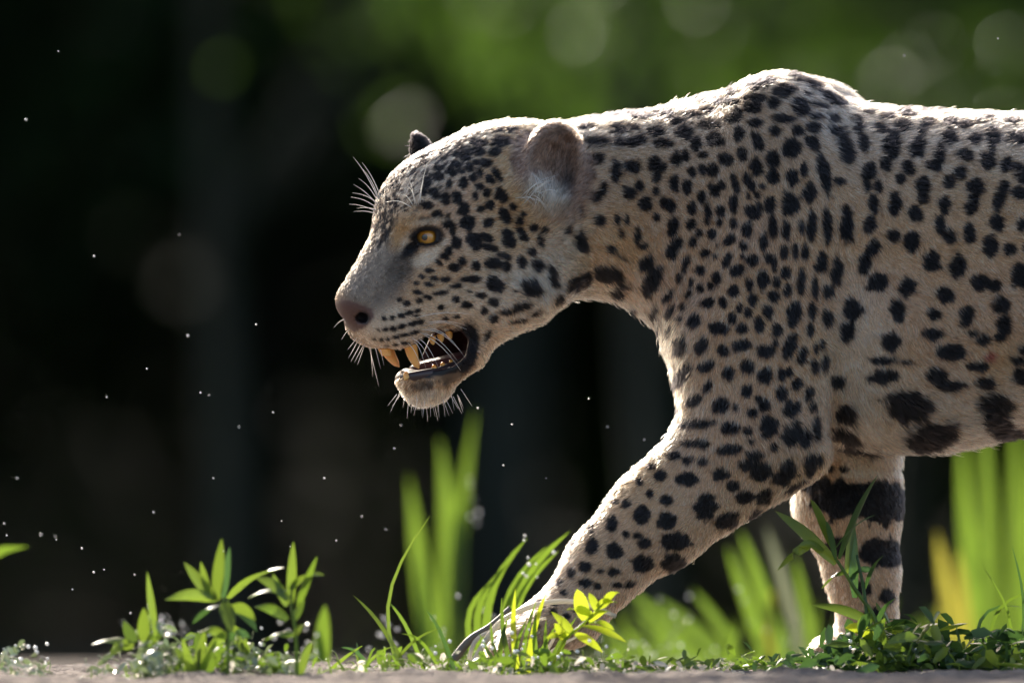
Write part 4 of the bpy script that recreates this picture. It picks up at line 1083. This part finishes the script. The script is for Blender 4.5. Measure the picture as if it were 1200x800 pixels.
# --- yellow-green sprig
t = plant('leafy_sprig', 'glowing yellow green sprig with small leaves below the forepaw', 'sprig', 650, -.36)
stem(t, [(642, 776), (660, 752), (684, 730), (708, 706)], .0022, .0012, bright)
for a in [(686, 726, 676, 690, 14), (672, 742, 646, 716, 9), (694, 720, 664, 714, 8), (700, 712, 724, 706, 10), (690, 728, 716, 716, 9), (682, 734, 734, 752, 9), (668, 746, 640, 748, 9), (674, 742, 706, 764, 8), (708, 706, 726, 694, 8), (700, 716, 690, 694, 8), (662, 752, 650, 730, 8), (690, 730, 720, 738, 9)]:
    leaf(t, *a[:4], a[4] * 1.25, bright, dy=rt.uniform(-.015, .015), prof=LANCE, bend=(0, 0, .003))

# --- weeds at the left
def Z3(x, y): return x / 3, 600 + y / 3
def weeds(name, label, base_u, y, leaves, stems, mats):
    t = plant(name, label, 'weed', base_u, y)
    for s in stems: stem(t, [Z3(*q) for q in s], .0024, .0014, weed)
    for i, (x0, y0, x1, y1, w) in enumerate(leaves):
        (u0, v0), (u1, v1) = Z3(x0, y0), Z3(x1, y1)
        leaf(t, u0, v0, u1, v1, w / 3 * 1.05, mats[i % len(mats)], dy=rt.uniform(-.03, .03), prof=LANCE, bend=(0, 0, .006 if abs(u1 - u0) > abs(v1 - v0) else 0), side=Vector((.9, .35, .35)))
    return t
weeds('weed', 'weed with a rosette of long pointed leaves on the open soil', 264, -.62,
      [(765, 310, 780, 92, 44), (785, 300, 808, 122, 30), (758, 305, 648, 175, 42), (735, 290, 706, 172, 26), (762, 305, 578, 308, 40), (772, 325, 676, 392, 40), (790, 318, 815, 420, 50), (800, 330, 900, 380, 40), (795, 440, 700, 420, 36), (800, 450, 880, 440, 34), (790, 420, 720, 500, 34)],
      [[(800, 520), (802, 430), (785, 300)]], [weed, deep, weed, weed])
weeds('weed', 'weed with one long broad arching leaf beside the rosette', 290, -.52, [(805, 305, 1000, 194, 60), (800, 330, 905, 420, 44), (815, 400, 880, 520, 44)], [[(830, 520), (815, 420), (800, 300)]], [weed, deep, weed])
weeds('weed', 'upright weed with a whorl of narrow leaves on a bare stem', 343, -.62,
      [(1025, 320, 1032, 102, 34), (1048, 335, 1115, 155, 30), (1020, 272, 1142, 220, 34), (1005, 275, 872, 302, 34), (1015, 305, 900, 230, 40), (1012, 375, 892, 332, 40), (1010, 330, 960, 215, 28), (1032, 380, 1070, 300, 26), (1040, 440, 1085, 396, 28), (1035, 430, 930, 450, 40), (1050, 500, 1100, 455, 30)],
      [[(1045, 530), (1040, 430), (1025, 330), (1028, 250)]], [weed, green, weed, green])
weeds('weed', 'small low weed with rounded leaves and one narrow upright blade', 155, -.60,
      [(548, 430, 518, 208, 26), (512, 460, 506, 335, 46), (474, 455, 436, 380, 40), (455, 460, 322, 464, 40), (470, 470, 385, 505, 40), (520, 470, 590, 400, 36), (540, 470, 600, 440, 34)], [[(510, 540), (512, 470), (530, 430)]], [weed, weed, green])
weeds('weed', 'short broad leaved weed low between the rosette and the upright weed', 232, -.60, [(690, 500, 722, 408, 40), (700, 520, 762, 440, 30), (690, 520, 640, 440, 30), (715, 520, 800, 470, 36), (680, 520, 612, 470, 30)], [[(700, 545), (700, 500), (705, 480)]], [weed, green])
t = plant('grass_tuft', 'single blurred broad grass blade right of the upright weed', 'grass', 377, .9)
leaf(t, 376, 772, 381, 708, 20, green, part='blade', prof=lambda t: (1 - t ** 4)); leaf(t, 380, 772, 372, 735, 14, green, part='blade')
t = plant('grass_tuft', 'bent grass blade reaching in from beyond the small low weed', 'grass', -60, .9)
leaf(t, -62, 772, 34, 640, 22, green, part='blade', bend=(-.03, 0, .04), prof=lambda t: (1 - t ** 5)); leaf(t, -70, 772, -40, 650, 16, green, part='blade')
# --- thin arching grass between the weeds and the paw
t = plant('grass_tuft', 'thin dark arching grass blades low between weeds and forepaw', 'grass', 470, -.30)
for a in [(480, 774, 414, 697, 7, (.0, 0, .012)), (500, 774, 455, 704, 6, (.0, 0, .012)), (470, 774, 504, 604, 5, (-.03, 0, 0)), (440, 774, 400, 758, 5, (0, 0, .01)), (420, 774, 470, 757, 5, (0, 0, .01)), (520, 774, 470, 742, 5, (0, 0, .014)), (450, 774, 520, 735, 5, (0, 0, .012)), (425, 774, 418, 752, 6, (0, 0, 0)), (535, 774, 500, 715, 6, (0, 0, .01)), (380, 770, 425, 756, 6, (0, 0, .002))]:
    leaf(t, *a[:4], a[4], rt.choice([green, weed, deep]), bend=a[5], part='blade', dy=rt.uniform(-.05, .05))

# --- the lance-leaved plant before the far foreleg
t = plant('lance_leaved_plant', 'tall lance leaved plant standing before the jaguar\'s straight foreleg', 'plant', 1030, -.22)
stem(t, [(1034, 778), (1026, 728), (1002, 690), (980, 655)], .0034, .0018, weed)
stem(t, [(1030, 778), (1018, 735), (1012, 690), (1004, 650)], .0030, .0015, deep)
for a in [(984, 655, 1029, 556, 13, deep), (980, 660, 908, 598, 17, weed), (975, 640, 950, 585, 11, weed), (980, 642, 1026, 603, 9, deep), (1002, 700, 1000, 610, 14, deep), (950, 640, 911, 668, 11, weed), (992, 672, 1004, 600, 9, weed), (1022, 728, 950, 708, 15, weed), (1028, 750, 990, 735, 14, bright), (1030, 745, 1062, 735, 14, weed), (1032, 760, 1075, 750, 13, deep), (1026, 755, 1000, 752, 12, weed), (1018, 735, 985, 775, 12, deep), (1014, 690, 1036, 650, 9, deep), (990, 670, 962, 690, 9, weed), (1024, 740, 1050, 700, 10, deep), (980, 655, 968, 610, 9, deep), (965, 645, 935, 640, 9, weed), (996, 680, 1025, 668, 9, deep)]:
    leaf(t, *a[:4], a[4], a[5], dy=rt.uniform(-.04, .02), prof=LANCE, bend=(0, 0, .006), side=Vector((.7, .5, .5)))
# --- blurred grass behind the legs
wide = lambda t: (1 - t ** 3.5) * (.75 + .25 * t)
t = plant('grass_tuft', 'blurred leaning grass blades behind the gap between the forelegs', 'grass', 870, 2.4)
for a in [(905, 772, 852, 640, 18, green), (926, 772, 868, 622, 20, green), (948, 772, 898, 616, 16, pale), (870, 772, 770, 700, 20, green), (842, 774, 735, 690, 20, green), (815, 774, 742, 715, 16, green), (880, 772, 812, 690, 16, green), (960, 772, 930, 650, 14, green), (790, 774, 728, 735, 14, green), (900, 772, 905, 690, 16, yellow)]:
    leaf(t, *a[:4], a[4], a[5], part='blade', prof=wide, bend=(0, 0, .008))
t = plant('grass_tuft', 'tall blurred green grass blades standing beneath the jaguar\'s belly', 'grass', 1160, 3.4)
for a in [(1146, 772, 1126, 500, 22, green), (1170, 772, 1152, 470, 26, green), (1194, 772, 1190, 480, 24, green), (1210, 772, 1216, 490, 30, green), (1225, 772, 1250, 520, 28, green), (1160, 772, 1142, 600, 16, green)]:
    leaf(t, *a[:4], a[4], a[5], part='blade', prof=wide)
t = plant('grass_tuft', 'yellowing blurred grass blades beside the straight foreleg', 'grass', 1120, 2.8)
for a in [(1128, 772, 1098, 622, 20, yellow), (1140, 772, 1122, 640, 18, yellow), (1112, 772, 1104, 690, 16, yellow), (1150, 772, 1150, 668, 16, green), (1085, 772, 1078, 720, 14, green)]:
    leaf(t, *a[:4], a[4], a[5], part='blade', prof=wide)
# --- curling thin grass at the right
t = plant('grass_tuft', 'thin dark curling grass blades right of the leafy ground cover', 'grass', 1150, -.15)
for a in [(1142, 776, 1205, 712, 5, (-.02, 0, .03)), (1150, 776, 1210, 740, 5, (-.015, 0, .02)), (1175, 776, 1152, 664, 4, (.02, 0, 0)), (1160, 776, 1215, 690, 6, (-.02, 0, .02)), (1165, 776, 1205, 755, 6, (0, 0, .015)), (1180, 776, 1150, 735, 5, (0, 0, .01)), (1190, 776, 1186, 640, 5, (.012, 0, 0)), (1150, 776, 1135, 745, 6, (0, 0, .0))]:
    leaf(t, *a[:4], a[4], rt.choice([deep, green]), bend=a[5], part='blade', dy=rt.uniform(-.04, .04))

# --- ground cover: tiny leaves nobody could count
def cover(name, label, mat, spots_, seed):
    r = np.random.default_rng(seed); VV, FF = [], []
    for (u, vtop, su, y, n, size) in spots_:
        for k in range(n):
            x0 = P(u + su * r.standard_normal(), 770, y).x; yy = y + .05 * r.standard_normal()
            g = gz0(x0, yy); h = abs(r.standard_normal()) * .5 * (786 - vtop) / 1000
            c = Vector((x0, yy, g + min(h, (790 - vtop) / 1000)))
            d = Vector((r.standard_normal(), r.standard_normal() * .7, .5 + .5 * r.standard_normal())).normalized()
            l = size * r.uniform(.6, 1.4)
            V, F = blade_geo([c, c + d * l * .35 , c + d * l * .7 - Vector((0, 0, l * .05)), c + d * l - Vector((0, 0, l * .16))], l * .38, .3, lambda t: (.25, .95, 1.0, .0)[min(3, int(round(t * 3)))], Vector((r.standard_normal(), r.standard_normal(), r.standard_normal() * .5)))
            o = len(VV); VV += V; FF += [tuple(i + o for i in f) for f in F]
    return tag(mesh_obj(name, VV, FF, mat), label, 'ground cover', kind='stuff')
silvery = leaf_mat('silvery_leaf', (.22, .26, .19), (.16, .22, .08), .35, .16, .25, 1.0)
cover('ground_cover', 'dark feathery ground cover at the foot of the straight foreleg', deep, [(1055, 735, 26, -.16, 170, .030), (1095, 748, 24, -.2, 130, .026), (1010, 752, 24, -.22, 120, .024), (950, 766, 30, -.25, 120, .018), (1180, 745, 24, -.2, 130, .028)], 91)
cover('leafy_cover', 'lighter green leaves among the dark ground cover', weed, [(1040, 742, 30, -.24, 90, .028), (1075, 755, 24, -.26, 60, .024), (1010, 764, 20, -.28, 40, .02), (1165, 764, 20, -.26, 40, .022)], 95)  # lighter leaf colour stands in for sunlit leaves
cover('silvery_cover', 'pale silvery low leaves among the weeds on open soil', silvery, [(178, 732, 11, -.55, 150, .014), (205, 745, 20, -.5, 130, .014), (18, 758, 14, -.50, 70, .012), (335, 764, 14, -.50, 50, .013), (285, 748, 18, -.5, 110, .016), (125, 768, 12, -.5, 30, .012), (45, 766, 9, -.5, 26, .012)], 92)
cover('low_leaves', 'scattered small green leaves along the edge of the bank', green, [(250, 750, 24, -.48, 80, .020), (320, 762, 14, -.5, 40, .018), (470, 766, 20, -.34, 26, .018), (575, 766, 20, -.36, 30, .018), (650, 764, 22, -.36, 40, .018), (720, 768, 24, -.36, 40, .016), (800, 770, 30, -.30, 40, .016), (880, 768, 26, -.25, 50, .016)], 93)
cover('leaf_litter', 'dry fallen bits of stalk on the edge of the bank', dry, [(560, 772, 50, -.36, 34, .014), (700, 774, 50, -.38, 34, .013), (450, 772, 50, -.36, 26, .013), (850, 776, 60, -.36, 24, .012), (330, 774, 40, -.5, 20, .012)], 94)
def tangle():
    """thin short grass lying every way along the edge"""
    r = np.random.default_rng(96); VV, FF = [], []
    for (u, su, y, n, h) in [(450, 26, -.34, 46, .05), (520, 30, -.32, 60, .045), (585, 26, -.34, 50, .05), (660, 30, -.34, 60, .04), (740, 34, -.34, 50, .035), (840, 50, -.28, 60, .032), (400, 20, -.38, 26, .04), (300, 60, -.5, 50, .035), (180, 50, -.52, 40, .03), (640, 60, .25, 60, .05), (1120, 50, -.2, 50, .045), (940, 40, -.24, 40, .035)]:
        for k in range(n):
            x0 = P(u + su * r.standard_normal(), 770, y).x; yy = y + .05 * r.standard_normal()
            c = Vector((x0, yy, gz0(x0, yy) - .004)); hh = h * r.uniform(.4, 1.3)
            d_ = Vector((r.standard_normal() * .8, r.standard_normal() * .4, r.uniform(.4, 1.1))).normalized()
            V, F = blade_geo([c + d_ * hh * t_ - Vector((0, 0, hh * .45 * t_ ** 3)) for t_ in (0, .3, .6, .85, 1)], r.uniform(.0016, .0036), .3, None, Vector((r.standard_normal(), r.standard_normal(), 0)))
            o = len(VV); VV += V; FF += [tuple(i + o for i in f) for f in F]
    tag(mesh_obj('short_grass', VV, FF, green), 'thin short grass tangled along the edge of the bank', 'grass', kind='stuff')
tangle()

# --- low grass behind the animal, thinning towards the forest
def meadow():
    r = np.random.default_rng(99); n = 1500
    y = 1.6 + 9 * r.random(n) ** 1.5; x = (r.random(n) - .22) * 1.9 * (1 + y * .12) + .15
    keep_ = (x > .10) | (r.random(n) < .06)
    x, y = x[keep_], y[keep_]; n = len(x)
    g = ground_h(x, y) - .004
    h = r.uniform(.03, .11, n); w = r.uniform(.004, .010, n); a = r.uniform(0, math.pi, n); ln = r.standard_normal((n, 2)) * .35
    b = np.stack([x, y, g], 1); sd = np.stack([np.cos(a), np.sin(a), 0 * a], 1)
    m = b + np.stack([ln[:, 0] * h * .4, ln[:, 1] * h * .4, h * .6], 1); tpt = b + np.stack([ln[:, 0] * h, ln[:, 1] * h, h], 1)
    V = np.stack([b - sd * w[:, None] * .4, b + sd * w[:, None] * .4, m - sd * w[:, None] * .5, m + sd * w[:, None] * .5, tpt], 1).reshape(-1, 3)
    k = np.arange(n) * 5
    F = np.concatenate([np.stack([k, k + 1, k + 3], 1), np.stack([k, k + 3, k + 2], 1), np.stack([k + 2, k + 3, k + 4], 1)])
    tag(link(bpy.data.objects.new('meadow_grass', fast_mesh('meadow_grass', V, F, green))), 'short grass on the flat behind the jaguar', 'grass', kind='stuff')
meadow()

# --- water drops: dew on the plants, spray in the air
drop_mat, n_, l_ = new_mat('water_drop')
n_.clear()
o_ = n_.new('ShaderNodeOutputMaterial'); g1 = n_.new('ShaderNodeBsdfGlossy'); g2 = n_.new('ShaderNodeBsdfTranslucent'); g3 = n_.new('ShaderNodeMixShader')
g1.inputs['Color'].default_value = (.9, .9, .9, 1); g1.inputs['Roughness'].default_value = .22; g2.inputs['Color'].default_value = (.92, .95, .95, 1); g3.inputs[0].default_value = .5
l_.new(g1.outputs[0], g3.inputs[1]); l_.new(g2.outputs[0], g3.inputs[2]); l_.new(g3.outputs[0], o_.inputs[0])
dv, df = uv_sphere(10, 6)
dv = np.array(dv)
def drops(name, label, L):
    VV, FF = [], []
    for (u, v, y, r) in L:
        c = np.array(P(u, v, y)); o = len(VV)
        VV.extend((dv * r + c).tolist()); FF.extend([tuple(i + o for i in f) for f in df])
    return tag(mesh_obj(name, VV, FF, drop_mat), label, 'water drops', kind='stuff')
rd = np.random.default_rng(17)
air = [(210, 275), (172, 432), (125, 465), (235, 460), (245, 463), (320, 483), (220, 393), (470, 498), (600, 497), (65, 628), (5, 613), (8, 627), (48, 626), (66, 632), (96, 642), (110, 670), (122, 667), (153, 718), (159, 740), (158, 673), (394, 633), (30, 140), (280, 500), (462, 525), (590, 545), (424, 605), (452, 620), (690, 467), (712, 500), (755, 515), (1060, 65), (1170, 45), (965, 98), (560, 478), (640, 560), (300, 380), (110, 300), (180, 600), (250, 560), (340, 640), (85, 690), (20, 560), (68, 60), (380, 560), (330, 610)]
drops('airborne_spray', 'tiny backlit water drops hanging in the air before the dark forest', [(u, v, rd.uniform(-.55, .45), rd.uniform(.0007, .0014)) for (u, v) in air])
dew = []
for (cu, cv, su, sv_, y, n) in [(185, 752, 30, 16, .9, 22), (200, 760, 40, 10, -.44, 10), (262, 650, 8, 10, -.44, 4), (205, 738, 22, 10, 1.1, 10), (620, 660, 12, 20, .30, 9), (560, 742, 40, 18, .8, 18), (570, 755, 40, 12, -.36, 14), (470, 748, 30, 14, .9, 14), (30, 768, 25, 12, -.42, 14), (345, 755, 25, 18, .8, 14), (740, 762, 60, 10, 1.2, 16), (860, 735, 50, 20, 1.6, 12), (1050, 765, 50, 12, -.25, 12), (555, 580, 4, 14, 1.72, 6), (290, 760, 20, 16, -.45, 10), (640, 765, 40, 8, -.42, 14)]:
    for k in range(n):
        dew.append((cu + su * rd.standard_normal(), min(778, cv + sv_ * rd.standard_normal()), y + rd.uniform(-.03, .03), rd.uniform(.0010, .0026)))
drops('dew', 'sparkling dew drops on the low plants along the bank', dew)
